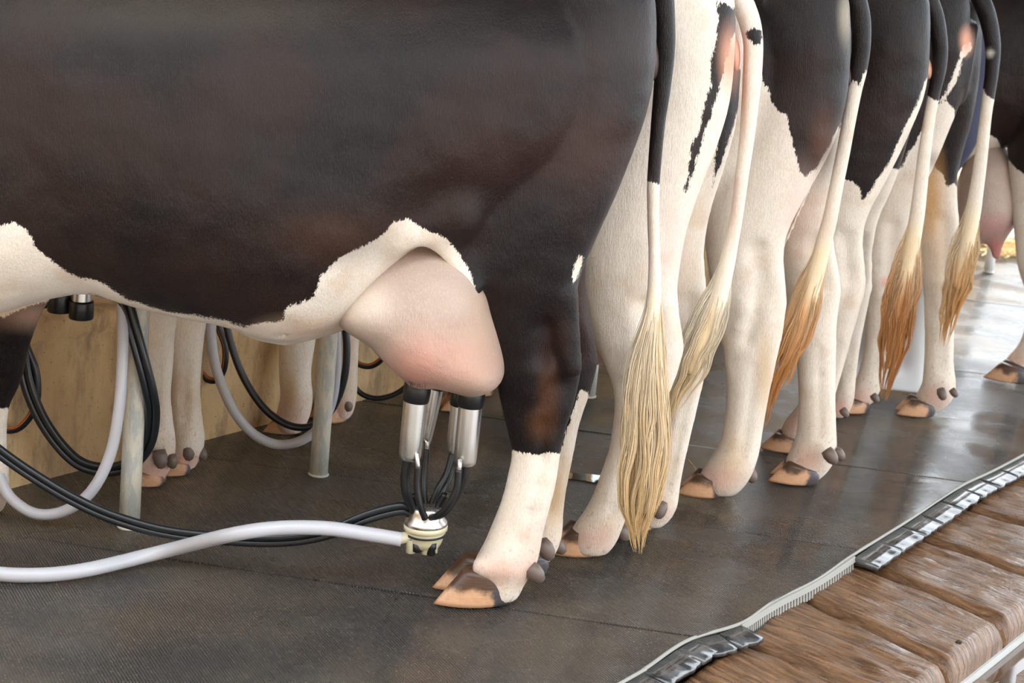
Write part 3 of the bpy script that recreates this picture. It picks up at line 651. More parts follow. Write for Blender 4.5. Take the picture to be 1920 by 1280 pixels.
CREAM = (.95, .80, .58); GOLD = (.62, .36, .12)
M['pinkskin'] = mat('pink_skin', (.72, .36, .25), .45); M['darkskin'] = mat('dark_skin', (.07, .045, .04), .45)
fr1 = Frame((.064, 3.74), -94)
b1 = []
for x, y in [(0, 588), (60, 565), (130, 545), (170, 542), (220, 558), (300, 583), (400, 600), (455, 612), (490, 634), (540, 640), (600, 630), (660, 604), (700, 580)]:
    p = fr1.P(x, y, .03); b1.append((p[0], p[2]))
b1s = sorted(b1)
cow1 = dict(O=(.064, 3.74), az=-94, h=.0075, seed=1, base='dark', hw=.25, yc=.03,
    label='large dark brown cow nearest the camera with steel cups on its udder',
    trunk=[(-.12, 1.33, 1.12, .45), (-.05, 1.37, 1.02, .7), (.02, 1.385, .95, .88), (.10, 1.39, .90, .93), (.20, 1.39, .86, .96), (.28, 1.39, .82, .98), (.36, 1.39, .70, 1)] +
          [(x, 1.39, float(np.interp(x, *zip(*b1s))), w) for x, w in ((.44, 1.02), (.52, 1.04), (.6, 1.06), (.7, 1.08), (.8, 1.08), (.9, 1.06), (1.0, 1.04), (1.1, 1.0), (1.2, .98), (1.3, .94))] + [(1.5, 1.42, .58, .8), (1.68, 1.42, .8, .55)],
    HL=dict(foot=(925, 1120), c=.11, ch=[(1136, 20, 94, .8), (1122, 160, 98, .8), (1068, 300, 103, .8), (1015, 400, 110, .75), (988, 480, 104, .7), (984, 560, 90, .62), (990, 600, 82, .58), (1000, 645, 76, .55), (1008, 690, 76, .52), (1008, 735, 68, .55), (1006, 780, 56, .62), (1005, 850, 42, .74), (997, 900, 42, .78), (984, 950, 42, .8), (968, 1000, 45, .85), (956, 1040, 49, .95), (935, 1075, 47, 1.), (928, 1100, 44, 1.05)]),
    HR=dict(foot=(1005, 1065), c=-.11, ch=[(1120, 20, 80, .7), (1105, 200, 88, .7), (1050, 340, 90, .7), (1015, 450, 84, .65), (1020, 560, 72, .6), (1040, 620, 66, .55), (1050, 680, 66, .5), (1052, 730, 50, .58), (1046, 780, 40, .7), (1036, 850, 36, .75), (1027, 900, 34, .8), (1020, 950, 34, .8), (1012, 1000, 38, .9), (1000, 1030, 36, 1)]),
    FR=dict(foot=(-22, 960), c=-.10, ch=[(60, 480, 70, .7), (38, 560, 44, .8), (10, 640, 42, .8), (0, 700, 38, .8), (-12, 760, 26, .85), (-15, 840, 25, .85), (-16, 900, 30, .9), (-26, 940, 34, 1)]),
    FL=dict(foot=(-150, 1085), c=.14, ch=[(-60, 380, 110, .6), (-90, 520, 75, .7), (-110, 640, 56, .75), (-125, 740, 48, .8), (-135, 860, 34, .8), (-140, 980, 34, .85), (-145, 1030, 42, .95), (-160, 1060, 42, 1)]),
    extra=[(900, 250, 90, 890, 420, 56, .12, .6, .12, '+'), (860, 415, 26, 760, 442, 12, .20, .6, .08, '+'),
           (838, 452, 15, 884, 545, 12, .175, .6, .07, '+'), (1062, 560, 22, 1072, 690, 20, .135, .8, .03, '+'), (1030, 590, 9, 1008, 650, 12, .185, .8, .03, '-'), (1046, 730, 7, 1060, 770, 7, .16, 1, .03, '-'),
           (478, 608, 20, 535, 622, 19, .04, 1, .03, '+'), (560, 608, 22, 640, 590, 24, .06, .9, .03, '+'), (590, 570, 24, 640, 540, 20, .15, .7, .05, '+'), (556, 590, 6, 530, 612, 5, .13, 1, .03, '-'),
           (903, 1062, 17, 940, 1060, 18, .125, .9, .04, '+')],
    polys=[[(455, 612), (500, 603), (533, 598), (536, 578), (590, 556), (600, 520), (625, 490), (700, 450), (722, 438), (735, 417), (765, 408), (790, 425), (835, 447), (858, 470), (880, 505), (893, 545), (894, 600), (880, 640), (700, 700), (430, 680), (440, 640)],
           [(-400, 380), (0, 424), (28, 415), (52, 432), (66, 462), (100, 490), (130, 512), (190, 530), (240, 563), (300, 580), (400, 596), (430, 602), (455, 612), (455, 640), (400, 612), (300, 594), (220, 568), (170, 552), (130, 553), (60, 572), (0, 596), (-60, 625), (-400, 640)],
           ('L', [(840, 843), (962, 845), (1000, 853), (1060, 846), (1200, 846), (1200, 1300), (700, 1300), (700, 846)]),
           ('R', [(990, 870), (1050, 850), (1064, 800), (1078, 760), (1088, 730), (1102, 735), (1112, 765), (1200, 770), (1200, 1300), (700, 1300), (700, 900)]),
           [(-400, 765), (100, 765), (100, 1200), (-400, 1200)], [(1084, 478), (1092, 482), (1086, 508), (1074, 536), (1072, 522)]],
    tints=[(1028, 740, 22, 75, RUST, .7), (1012, 795, 26, 34, (.10, .035, .012), .55), (1040, 640, 30, 50, (.04, .016, .010), .5), (1120, 280, 90, 90, (.045, .020, .014), .6), (950, 300, 110, 70, (.035, .013, .010), .5), (620, 440, 130, 60, (.045, .018, .009), .7), (350, 20, 420, 55, (.040, .030, .022), .8),  # wide topline tint paints a worn, olive-brown reflection into the coat
           (1150, 120, 80, 90, (.040, .034, .034), .5), (1085, 590, 60, 80, (.055, .022, .014), .5, 'R'), (940, 1065, 60, 34, PINK, .55), (1000, 1040, 50, 60, PINK, .3), (955, 990, 60, 60, BEIGE, .3), (1035, 930, 40, 70, TAN, .75, 'R'), (100, 590, 110, 30, (.72, .45, .32), .5), (600, 615, 110, 26, (.62, .42, .28), .5)],
    udder=[('e', 788, 572, 98, 112, .165, .07, .3), ('e', 742, 560, 78, 82, .14, .06, 0.), ('e', 842, 610, 84, 98, .155, .06, .35), ('e', 836, 530, 60, 70, .15, .06, .5), ('e', 866, 656, 60, 54, .14, .06, .2), ('e', 786, 636, 48, 56, .13, .08, 0.), ('e', 675, 575, 46, 34, .10, .06, .3), ('e', 896, 690, 34, 24, .10, .07, -.2), ('r', 776, 655, 34, 784, 706, 14, .12), ('r', 884, 685, 26, 886, 718, 14, .12), ('r', 812, 660, 28, 820, 704, 13, -.03), ('r', 850, 680, 24, 860, 722, 14, -.05), ('s', 838, 724, 12, 828, 668, 3, .16), ('s', 812, 722, 6, 800, 690, 3, .18)],
    teathair=[(782, 704, .16, 14, .03, 70), (822, 712, .06, 16, .022, 50), (858, 722, .10, 14, .012, 24)],
    utints=[(785, 690, 60, 55, (.66, .28, .22), .7), (880, 680, 80, 60, (.50, .26, .18), .65), (820, 660, 90, 60, (.60, .34, .26), .5), (905, 600, 40, 90, (.48, .30, .19), .5), (690, 570, 50, 50, (.80, .70, .58), .6)],  # brown tint at the rear of the udder paints in the shading there
    hooves=[((820, 1146), (978, 1140)), ((915, 1086), (1030, 1086)), ((-95, 985), (0, 970)), ((-240, 1100), (-110, 1105))],
    dew=[(1001, 1072, .10, .019, (-.6, -.1, -.6)), (1022, 1028, .0, .019, (-.5, 0, -.7)), (1046, 1022, -.16, .016, (-.6, 0, -.6))],
    tail=[(1205, -90, 26), (1238, -30, 22), (1247, 40, 19), (1247, 100, 18), (1241, 170, 16), (1234, 230, 13.5), (1228, 300, 12.5), (1225, 350, 12), (1225, 420, 11), (1227, 480, 11), (1227, 540, 13), (1222, 610, 14), (1215, 700, 12), (1210, 780, 8)],
    tailpolys=[[(1100, -200), (1400, -200), (1400, 330), (1240, 345), (1225, 340), (1100, 338)]], tailtints=[(1216, 440, 9, 90, (.52, .36, .30), .7), (1216, 560, 12, 40, (.6, .42, .34), .5)],
    tuft=[(1227, 520, 15), (1226, 580, 22), (1220, 640, 33), (1214, 700, 38), (1212, 770, 42), (1210, 840, 44), (1203, 900, 44), (1198, 950, 38), (1196, 990, 22), (1197, 1038, 8)], haircol=(CREAM, (.86, .60, .28)), h0=.15, h1=.7, strands=1300, locks=48,
    vulva=(1222, 108, 14, 42), vmat=M['darkskin'])
cow2 = dict(O=(.32, 4.17), az=-84, seed=2, base='white', hw=.18, yc=.02, shift=-.02, label='mostly white cow directly beyond the nearest dark cow, with an all white tail',
    HL=dict(foot=(1085, 1035), c=.10, ch=[(1290, 20, 88, .75), (1278, 150, 92, .75), (1255, 230, 95, .75), (1216, 310, 103, .72), (1188, 390, 103, .7), (1178, 470, 96, .68), (1178, 560, 84, .6), (1190, 610, 78, .56), (1203, 655, 73, .52), (1204, 705, 56, .58), (1197, 760, 42, .68), (1178, 850, 35, .76), (1160, 900, 33, .8), (1142, 950, 34, .85), (1120, 995, 38, .95), (1103, 1015, 36, 1.)]),
    HR=dict(foot=(1220, 990), c=-.09, ch=[(1335, 30, 62, .7), (1320, 130, 66, .7), (1310, 220, 68, .7), (1290, 300, 66, .7), (1272, 360, 64, .65), (1266, 440, 54, .65), (1270, 500, 46, .6), (1276, 560, 44, .55), (1282, 610, 44, .55), (1288, 650, 40, .52), (1292, 690, 29, .62), (1284, 740, 26, .72), (1272, 800, 24, .8), (1258, 860, 24, .85), (1247, 910, 25, .9), (1238, 945, 28, 1), (1222, 968, 25, 1)]),
    FL=dict(foot=(285, 905), c=.08, ch=[(310, 440, 55, .7), (300, 600, 30, .8), (297, 680, 26, .85), (295, 740, 23, .9), (297, 800, 26, .95), (298, 845, 28, 1), (284, 885, 26, 1)]),
    FR=dict(foot=(335, 880), c=-.08, ch=[(362, 440, 55, .7), (354, 600, 32, .8), (350, 680, 26, .85), (348, 740, 25, .9), (350, 790, 27, .95), (352, 830, 28, 1), (340, 865, 26, 1)]),
    extra=[(1252, 560, 14, 1262, 655, 17, .12, .8, .02, '+'), (1225, 590, 7, 1205, 650, 8, .165, .8, .03, '-'), (1292, 380, 7, 1255, 520, 6, .0, 1, .02, '+')],
    polys=[('L', [(1345, -60), (1346, 12), (1360, 4), (1384, 22), (1388, 45), (1372, 75), (1362, 115), (1350, 160), (1339, 198), (1322, 245), (1308, 293), (1298, 326), (1285, 363), (1283, 355), (1291, 325), (1292, 300), (1301, 263), (1313, 240), (1320, 210), (1324, 180), (1334, 158), (1333, 124), (1339, 94), (1345, 40)]),
           ('R', [(1358, 128), (1390, 130), (1390, 195), (1372, 244), (1358, 292), (1335, 352), (1340, 318), (1346, 260), (1354, 225), (1350, 213), (1336, 214), (1342, 188)]), [(1410, -60), (1440, -60), (1438, 50), (1425, 30)]],
    tints=[(1368, 110, 20, 60, VUL, .8), (1265, 440, 26, 90, (.78, .52, .45), .4), (1190, 680, 14, 40, PINK, .5), (1112, 1010, 50, 26, PINK, .55), (1235, 955, 30, 22, PINK, .6), (1250, 900, 24, 60, DIRT, .35), (1140, 950, 50, 60, DIRT, .18), (295, 885, 50, 26, PINK, .7), (345, 865, 40, 20, PINK, .7), (300, 835, 30, 22, DIRT, .4)],
    udder=[('e', 1115, 590, 90, 90, .12, 0.), ('r', 1115, 650, 22, 1116, 668, 10, .0)], utints=[(1112, 640, 50, 50, (.7, .38, .32), .6)],
    hooves=[((1032, 1047), (1140, 1048)), ((1165, 1000), (1240, 996)), ((244, 915), (306, 916)), ((296, 897), (358, 894))],
    dew=[(1165, 997, .02, .018, (-.5, 0, -.8)), (1192, 990, -.02, .015, (-.5, 0, -.8)), (1238, 953, -.04, .017, (.1, .5, -.8)), (300, 857, .14, .018, (-.3, .3, -.9)), (322, 862, .10, .014, (-.3, .2, -.9)), (352, 843, -.02, .018, (-.3, .3, -.9)), (377, 848, -.05, .014, (-.5, .2, -.7))],
    tail=[(1345, -70, 20), (1378, -25, 20), (1402, 30, 21), (1412, 80, 19), (1410, 150, 18), (1405, 210, 16), (1399, 270, 14), (1391, 330, 13), (1382, 400, 12), (1370, 460, 14), (1357, 520, 16), (1340, 580, 18), (1320, 640, 16), (1295, 700, 10)],
    tailpolys=[[(1398, 62), (1412, 54), (1427, 60), (1426, 84), (1416, 86), (1404, 70)]], tailtints=[(1394, 150, 9, 110, (.62, .30, .20), .8), (1376, 380, 8, 90, (.72, .46, .38), .5)],
    tuft=[(1372, 450, 14), (1358, 510, 20), (1342, 560, 27), (1325, 610, 33), (1307, 660, 34), (1288, 705, 30), (1268, 750, 18), (1255, 790, 6)], haircol=((.93, .84, .68), (.88, .68, .40)), h0=.3, h1=.7,
    vulva=(1378, 100, 10, 34), vmat=M['pinkskin'])
cow3 = dict(O=(.72, 4.68), az=-80, h=.0095, seed=3, base='white', hw=.19, shift=-.02, label='cow with a pointed black patch reaching down a broad white thigh',
    HL=dict(foot=(1330, 925), c=.10, ch=[(1512, 20, 80, .75), (1504, 150, 84, .75), (1478, 240, 86, .75), (1432, 330, 84, .7), (1402, 400, 78, .68), (1394, 460, 68, .65), (1400, 520, 66, .58), (1406, 570, 63, .54), (1408, 620, 56, .55), (1406, 680, 45, .62), (1402, 740, 37, .72), (1394, 800, 34, .8), (1384, 845, 36, .88), (1368, 880, 38, .95), (1348, 902, 36, 1)]),
    HR=dict(foot=(1505, 898), c=-.09, ch=[(1536, 20, 58, .7), (1532, 150, 60, .7), (1524, 240, 58, .7), (1512, 320, 55, .7), (1506, 390, 50, .68), (1508, 450, 46, .6), (1517, 500, 49, .56), (1522, 550, 50, .53), (1524, 600, 42, .58), (1529, 650, 36, .66), (1531, 700, 33, .74), (1532, 760, 32, .8), (1531, 810, 34, .88), (1526, 848, 38, .95), (1508, 874, 35, 1)]),
    FL=dict(foot=(530, 812), c=.08, ch=[(565, 500, 50, .7), (557, 640, 33, .8), (553, 700, 28, .85), (556, 750, 28, .95), (545, 790, 28, 1)]),
    FR=dict(foot=(630, 788), c=-.08, ch=[(665, 480, 50, .7), (655, 590, 24, .8), (650, 680, 20, .85), (648, 730, 20, .95), (640, 768, 22, 1)]),
    extra=[(1448, 480, 12, 1456, 570, 14, .12, .8, .02, '+'), (1420, 560, 6, 1400, 640, 6, .155, .8, .02, '-'), (1530, 320, 6, 1470, 460, 5, .0, 1, .02, '+')],
    polys=[[(1300, -60), (1420, 100), (1430, 152), (1440, 165), (1449, 195), (1462, 210), (1475, 214), (1480, 245), (1487, 275), (1498, 318), (1508, 335), (1532, 312), (1550, 282), (1572, 240), (1592, 205), (1600, 100), (1606, -60)]],
    tints=[(1585, 30, 14, 50, (.30, .25, .18), .9), (1545, 270, 30, 70, (.10, .04, .02), .7), (1500, 400, 40, 90, (.80, .55, .48), .35), (1345, 895, 46, 28, PINK, .6), (1515, 860, 36, 30, PINK, .6), (1435, 700, 18, 90, TAN, .6, 'L'), (1375, 850, 26, 50, TAN, .45), (1530, 800, 40, 60, DIRT, .25), (545, 780, 40, 40, PINK, .5), (545, 740, 14, 50, TAN, .7), (640, 765, 30, 24, PINK, .6)],
    hooves=[((1270, 932), (1364, 940)), ((1442, 908), (1535, 916)), ((492, 815), (566, 818)), ((600, 800), (668, 790))],
    dew=[(1404, 886, .09, .019, (-.6, .2, -.6)), (1556, 853, -.06, .018, (-.6, .2, -.6)), (1572, 850, -.14, .015, (-.6, 0, -.6)), (650, 756, -.02, .016, (-.5, .3, -.8))],
    tail=[(1560, -70, 20), (1592, -30, 21), (1611, 25, 20), (1615, 80, 18), (1609, 130, 17), (1602, 170, 14), (1591, 230, 13), (1580, 290, 13), (1568, 350, 13), (1556, 410, 14), (1543, 460, 15), (1525, 530, 16), (1505, 600, 14), (1480, 670, 8)],
    tailpolys=[[(1450, -200), (1700, -200), (1700, 120), (1620, 132), (1612, 165), (1600, 150), (1590, 155), (1450, 150)]], tailtints=[(1550, 440, 20, 60, (.80, .60, .45), .4)],
    tuft=[(1548, 440, 15), (1535, 490, 20), (1518, 545, 27), (1502, 600, 30), (1482, 650, 30), (1462, 700, 27), (1444, 745, 18), (1434, 800, 6)], haircol=((.92, .74, .48), (.78, .38, .12)), h0=.15, h1=.6, vulva=(1590, 140, 8, 22), vmat=M['darkskin'])
cow4 = dict(O=(1.0, 5.15), az=-78, h=.0105, seed=4, base='white', hw=.19, shift=-.04, label='cow with black rump and thigh whose tail tuft is the darkest rust orange',
    HL=dict(foot=(1475, 838), c=.10, ch=[(1672, 20, 70, .75), (1664, 140, 72, .75), (1640, 210, 72, .75), (1612, 270, 72, .72), (1590, 330, 64, .7), (1574, 390, 50, .68), (1569, 440, 42, .62), (1574, 490, 42, .58), (1578, 535, 41, .54), (1573, 580, 35, .6), (1564, 640, 28, .7), (1550, 700, 25, .78), (1534, 750, 25, .85), (1512, 788, 28, .95), (1492, 812, 28, 1)]),
    HR=dict(foot=(1565, 785), c=-.09, ch=[(1692, 40, 50, .7), (1682, 150, 50, .7), (1664, 220, 46, .7), (1646, 290, 44, .7), (1628, 350, 40, .68), (1608, 400, 36, .62), (1599, 445, 34, .58), (1598, 500, 33, .56), (1600, 540, 31, .52), (1597, 585, 26, .6), (1592, 640, 20, .7), (1587, 700, 17, .8), (1582, 745, 18, .95), (1570, 768, 19, 1)]),
    FL=dict(foot=(862, 768), c=.08, ch=[(900, 480, 40, .7), (885, 600, 26, .8), (878, 680, 22, .9), (874, 735, 24, 1)]),
    FR=dict(foot=(905, 740), c=-.08, ch=[(925, 480, 40, .7), (908, 600, 24, .8), (906, 690, 20, .9), (902, 725, 22, 1)]),
    polys=[('L', [(1500, -60), (1575, 150), (1580, 300), (1583, 336), (1600, 339), (1612, 352), (1616, 380), (1632, 355), (1650, 330), (1668, 302), (1692, 245), (1716, 200), (1738, 150), (1760, 100), (1760, -60)]),
           ('R', [(1500, -60), (1575, 200), (1640, 240), (1661, 311), (1680, 316), (1691, 320), (1704, 302), (1703, 285), (1714, 225), (1740, 200), (1760, 100), (1760, -60)])],
    tints=[(1710, 300, 18, 50, (.12, .05, .02), .5), (1485, 795, 34, 26, PINK, .6), (1575, 765, 20, 22, PINK, .8), (870, 730, 26, 60, (.12, .06, .03), .9)],
    hooves=[((1423, 845), (1500, 855)), ((1520, 790), (1580, 788)), ((830, 775), (890, 772)), ((880, 745), (925, 745))], dew=[(1540, 800, .08, .016, (-.6, .2, -.6)), (1583, 772, -.04, .012, (-.6, .2, -.6))],
    tail=[(1690, -70, 18), (1722, -35, 17), (1750, 20, 17), (1762, 80, 15), (1761, 125, 14), (1752, 170, 12), (1743, 220, 11), (1733, 290, 12), (1726, 350, 13), (1720, 400, 14), (1710, 460, 15), (1698, 530, 16), (1682, 620, 12), (1665, 690, 7)],
    tailpolys=[[(1600, -200), (1800, -200), (1800, 190), (1752, 186), (1738, 178), (1600, 170)]], tailtints=[],
    tuft=[(1718, 400, 14), (1708, 460, 21), (1698, 520, 27), (1688, 575, 30), (1680, 630, 29), (1668, 690, 20), (1657, 750, 6)], haircol=((.90, .70, .44), (.64, .29, .09)), h0=.12, h1=.4, vulva=(1739, 128, 9, 20), vmat=M['pinkskin'])
cow5 = dict(O=(1.27, 5.53), az=-76, h=.0105, seed=5, base='dark', hw=.19, shift=-.04, label='black cow with a white rump stripe and orange-stained white hind leg',
    HL=dict(foot=(1605, 768), c=.10, ch=[(1762, 20, 56, .75), (1750, 150, 56, .75), (1724, 230, 54, .75), (1694, 300, 54, .7), (1668, 360, 48, .68), (1657, 420, 42, .65), (1657, 480, 40, .6), (1657, 530, 36, .58), (1652, 580, 28, .62), (1645, 640, 22, .7), (1636, 690, 21, .8), (1627, 722, 23, .92), (1610, 745, 24, 1)]),
    HR=dict(foot=(1735, 775), c=-.09, ch=[(1793, 40, 47, .7), (1788, 140, 46, .7), (1775, 220, 45, .7), (1758, 290, 42, .7), (1752, 350, 38, .68), (1755, 410, 37, .62), (1760, 470, 36, .6), (1764, 530, 32, .58), (1762, 590, 27, .65), (1761, 640, 25, .74), (1760, 690, 26, .82), (1760, 728, 29, .95), (1744, 750, 26, 1)]),
    polys=[('L', [(1560, 300), (1690, 315), (1700, 290), (1716, 270), (1745, 200), (1775, 190), (1790, 205), (1790, 1000), (1500, 1000)]), ('R', [(1700, 330), (1745, 290), (1752, 310), (1757, 318), (1768, 326), (1775, 350), (1790, 345), (1850, 400), (1850, 1000), (1500, 1000), (1600, 300)]),
           [(1806, 85), (1820, 78), (1822, 90), (1806, 110), (1797, 140), (1786, 165), (1772, 188), (1765, 186), (1782, 155), (1795, 120)]],
    tints=[(1812, 76, 13, 26, VUL, .9), (1745, 370, 26, 110, ORG, .75, 'R'), (1765, 500, 18, 80, TAN, .4, 'R'), (1662, 528, 12, 12, (.75, .32, .30), .8), (1610, 745, 30, 24, PINK, .6), (1755, 745, 30, 24, PINK, .6), (1750, 300, 14, 20, (.1, .05, .03), .5)],
    hooves=[((1577, 778), (1634, 778)), ((1685, 782), (1755, 786))], dew=[(1766, 737, -.02, .015, (-.3, .4, -.6)), (1788, 735, -.12, .012, (-.6, .2, -.6)), (1640, 745, .08, .012, (-.6, .2, -.6))],
    tail=[(1790, -70, 17), (1822, -30, 17), (1848, 20, 17), (1861, 80, 15), (1860, 130, 13), (1854, 175, 12), (1848, 220, 11), (1840, 290, 12), (1832, 350, 13), (1822, 410, 15), (1810, 470, 14), (1796, 540, 10)],
    tailpolys=[[(1700, -200), (1950, -200), (1950, 190), (1860, 185), (1850, 178), (1843, 165), (1700, 160)]], tailtints=[(1855, 100, 9, 8, (.7, .66, .58), .95)],
    tuft=[(1828, 370, 14), (1818, 430, 20), (1806, 485, 24), (1795, 535, 23), (1782, 585, 17), (1768, 650, 6)], haircol=((.92, .76, .52), (.84, .50, .20)), h0=.15, h1=.6, vulva=(1812, 72, 8, 20), vmat=M['pinkskin'])
cow6 = dict(O=(2.02, 6.55), az=-74, h=.0115, seed=6, base='dark', hw=.24, label='black cow at the far right end whose bare pink udder shows',
    HL=dict(foot=(1895, 705), c=.11, ch=[(2010, 40, 80, .75), (1995, 180, 84, .75), (1965, 290, 70, .7), (1945, 370, 46, .68), (1942, 430, 38, .62), (1948, 490, 38, .58), (1956, 540, 32, .6), (1950, 600, 24, .7), (1938, 645, 23, .8), (1926, 672, 26, .95), (1908, 688, 25, 1)]),
    HR=dict(foot=(1990, 690), c=-.09, ch=[(2030, 40, 70, .7), (2015, 200, 70, .7), (1995, 330, 50, .7), (1990, 430, 36, .6), (1998, 520, 32, .58), (1996, 600, 22, .75), (1985, 655, 24, .95)]),
    extra=[(1905, 275, 14, 1935, 360, 22, .14, .7, .03, '+')],
    trunk=[(-.18, 1.41, 1.12, .5), (-.10, 1.48, 1.0, .8), (.02, 1.5, .93, .92), (.15, 1.5, .88, .95), (.3, 1.5, .80, .98), (.45, 1.5, .68, 1), (.6, 1.48, .58, 1.05), (.8, 1.38, .53, 1.1), (1.1, 1.37, .53, 1.05), (1.3, 1.39, .58, .95), (1.5, 1.41, .68, .8), (1.65, 1.41, .82, .6)],
    polys=[[(1700, 262), (1795, 262), (1815, 258), (1858, 254), (1868, 260), (1882, 285), (1895, 305), (1905, 315), (1925, 330), (1990, 380), (2100, 400), (2100, 1000), (1600, 1000), (1600, 262)]],
    tints=[(1905, 680, 30, 26, PINK, .5)],
    udder=[('e', 1850, 345, 52, 78, .15, .05), ('e', 1870, 395, 40, 52, .14, .05), ('e', 1825, 400, 38, 48, .13, .05), ('r', 1868, 430, 18, 1868, 478, 8, .1), ('r', 1820, 430, 16, 1822, 462, 8, .1)], utints=[(1868, 470, 26, 28, (.66, .22, .20), .8), (1860, 425, 50, 26, (.52, .26, .24), .7)],
    hooves=[((1842, 712), (1925, 725)), ((1940, 700), (2010, 700))], dew=[])
frames = {}
for i, S in enumerate((cow1, cow2, cow3, cow4, cow5, cow6)):
    _, frames[i] = build_cow(S)
# ------------------------------------------------------------------ posts and the milk pipe above
def post(x, y, label, r=.025, top=1.75, m='galv', dy=0.):
    p = fl(x, y); o = empty('steel_post', (p[0], p[1] + dy, 0)); tag(o, label, 'post', 'round posts along the feed curb')
    V, Fc, _ = sweep(np.array([[0, 0, z] for z in np.linspace(0, top, 12)]), r, 24); link('pole', mesh('pole', V, Fc), M[m], o)
    tube('weld_bead', [(r * math.cos(a), r * math.sin(a), .003) for a in np.linspace(0, 6.28, 16)], .004, M[m], o, 24, 6)
    return o
post(242, 988, 'peeling galvanised post in front of the two white front legs')
post(597, 890, 'peeling galvanised post below the navel of the nearest cow')
post(1102, 743, 'pale post seen between the hind legs of the two nearest cows')
post(1853, 510, 'short pale post on the bright floor under the far right udder', .025, .9, 'pipe')
pa_, pb_ = fl(242, 988), fl(1102, 743); dd = (pb_ - pa_) / np.linalg.norm(pb_ - pa_)
o = empty('milk_pipe', tuple(pa_ + [0, 0, 1.77])); tag(o, 'long steel pipe carrying the hoses above the row of posts', 'pipe')
V, Fc, _ = sweep(np.array([dd * t for t in np.linspace(-2, 6, 30)]), .025, 16); link('pipe_run', mesh('pipe_run', V, Fc), M['steel'], o)

# ------------------------------------------------------------------ hoses
def px_path(pts):
    """(x, y, Y) picture positions at a distance Y; a 4-tuple ('w', x, y, z) is a world point"""
    return np.array([np.array(q[1:], float) if q[0] == 'w' else (fl(q[0], q[1] - 6, -q[2]) if q[2] < 0 else at(*q)) for q in pts])
def hose(name, pts, r, m, label, group, twin=0., n=90, stripe=None):
    P = px_path(pts); root = empty(name, tuple(P[len(P) // 2])); C0 = np.array(root.location)
    tag(root, label, 'hose', group); sp = spline(P, n)
    def run(off, nm='tube', rr=r, mm=m): V, Fc, _ = sweep(sp + off - C0, rr, 14); return link(nm, mesh(nm, V, Fc), mm, root)
    if twin:
        T = np.gradient(sp, axis=0); T /= np.linalg.norm(T, axis=1)[:, None]; side = np.cross(T, np.array([0, 1., .2])); side /= np.linalg.norm(side, axis=1)[:, None]
        run(side * r * .92); run(-side * r * .92)
    else: run(0)
    if stripe is not None:
        ctr = at(*stripe); T = np.gradient(sp, axis=0); T /= np.linalg.norm(T, axis=1)[:, None]
        inn = ctr - sp; inn -= T * (inn * T).sum(1)[:, None]; inn /= np.linalg.norm(inn, axis=1)[:, None]; cm = CC - sp; cm -= T * (cm * T).sum(1)[:, None]; cm /= np.linalg.norm(cm, axis=1)[:, None]
        for a_ in (.45, .95):
            V, Fc, _ = sweep(sp + (inn * math.sin(a_) + cm * math.cos(a_)) * r * .97 - C0, r * .16, 6); link('stripe', mesh('stripe', V, Fc), M['orange'], root)
    return root
G1, G2, G3 = 'hoses of the nearest milking cluster', 'looped hoses hanging along the feed curb', None
hose('milk_hose', [(-160, 1056, -.017), (-60, 1074, -.017), (40, 1084, -.017), (150, 1076, -.022), (300, 1041, -.035), (430, 1003, 3.55), (520, 990, 3.56), (610, 990, 3.59), (690, 1001, 3.62), (752, 1011, 3.63)], .0165, M['white_hose'], 'thick white hose snaking over the mat to the bottom of the claw', G1)
hose('pulse_hose', [(-150, 720, 3.72), (-60, 800, 3.70), (0, 848, 3.69), (60, 890, 3.68), (130, 932, 3.67), (205, 967, 3.66), (300, 995, 3.65), (400, 1008, 3.64), (520, 1013, 3.64), (610, 1000, 3.645), (690, 968, 3.65), (752, 953, 3.655), (778, 962, 3.66)], .0085, M['hose'], 'black twin hose crossing the white hose and rising to the top of the claw', G1, twin=1)
hose('milk_hose', [('w', -.93, 3.93, 1.72), ('w', -.93, 3.93, 1.2), (231, 480, 3.90), (230, 570, 3.86), (230, 660, 3.82), (224, 760, 3.80), (207, 850, 3.80), (172, 920, 3.80), (122, 957, 3.81), (68, 963, 3.82), (22, 935, 3.84), (0, 895, 3.86), (-14, 840, 3.88), (-20, 700, 3.9), (-10, 560, 3.92)], .0135, M['white_hose'], 'white hose hanging in a low loop left of the nearest post', G2)
hose('pulse_hose', [('w', -.96, 3.95, 1.72), ('w', -.93, 3.95, 1.0), (215, 480, 3.88), (240, 580, 3.85), (262, 660, 3.84), (280, 730, 3.85), (286, 780, 3.88), (275, 835, 3.92), (240, 872, 3.95), (190, 880, 3.97), (140, 862, 3.99), (90, 805, 4.01), (56, 735, 4.02), (40, 660, 4.02), (30, 580, 4.0)], .0095, M['hose'], 'black twin hose looping in front of and behind the nearest post', G2, twin=1)
hose('feed_hose', [(30, 600, 4.03), (52, 655, 4.03), (68, 700, 4.03), (68, 755, 4.03), (44, 795, 4.035), (16, 806, 4.04), (-20, 790, 4.04)], .0095, M['hose'], 'black hose with orange stripes curling against the ochre curb at the far left', G2, stripe=(0, 700, 4.03), n=60)
hose('milk_hose', [('w', -.56, 4.5, 1.72), (385, 440, 4.50), (395, 560, 4.48), (397, 640, 4.47), (408, 700, 4.46), (437, 768, 4.45), (475, 813, 4.46), (520, 833, 4.47), (566, 825, 4.48), (603, 795, 4.50), (624, 745, 4.50), (631, 680, 4.5), (630, 610, 4.5), (625, 480, 4.5)], .0135, M['white_hose'], 'white hose looped behind the second post and the two white front legs', G2)
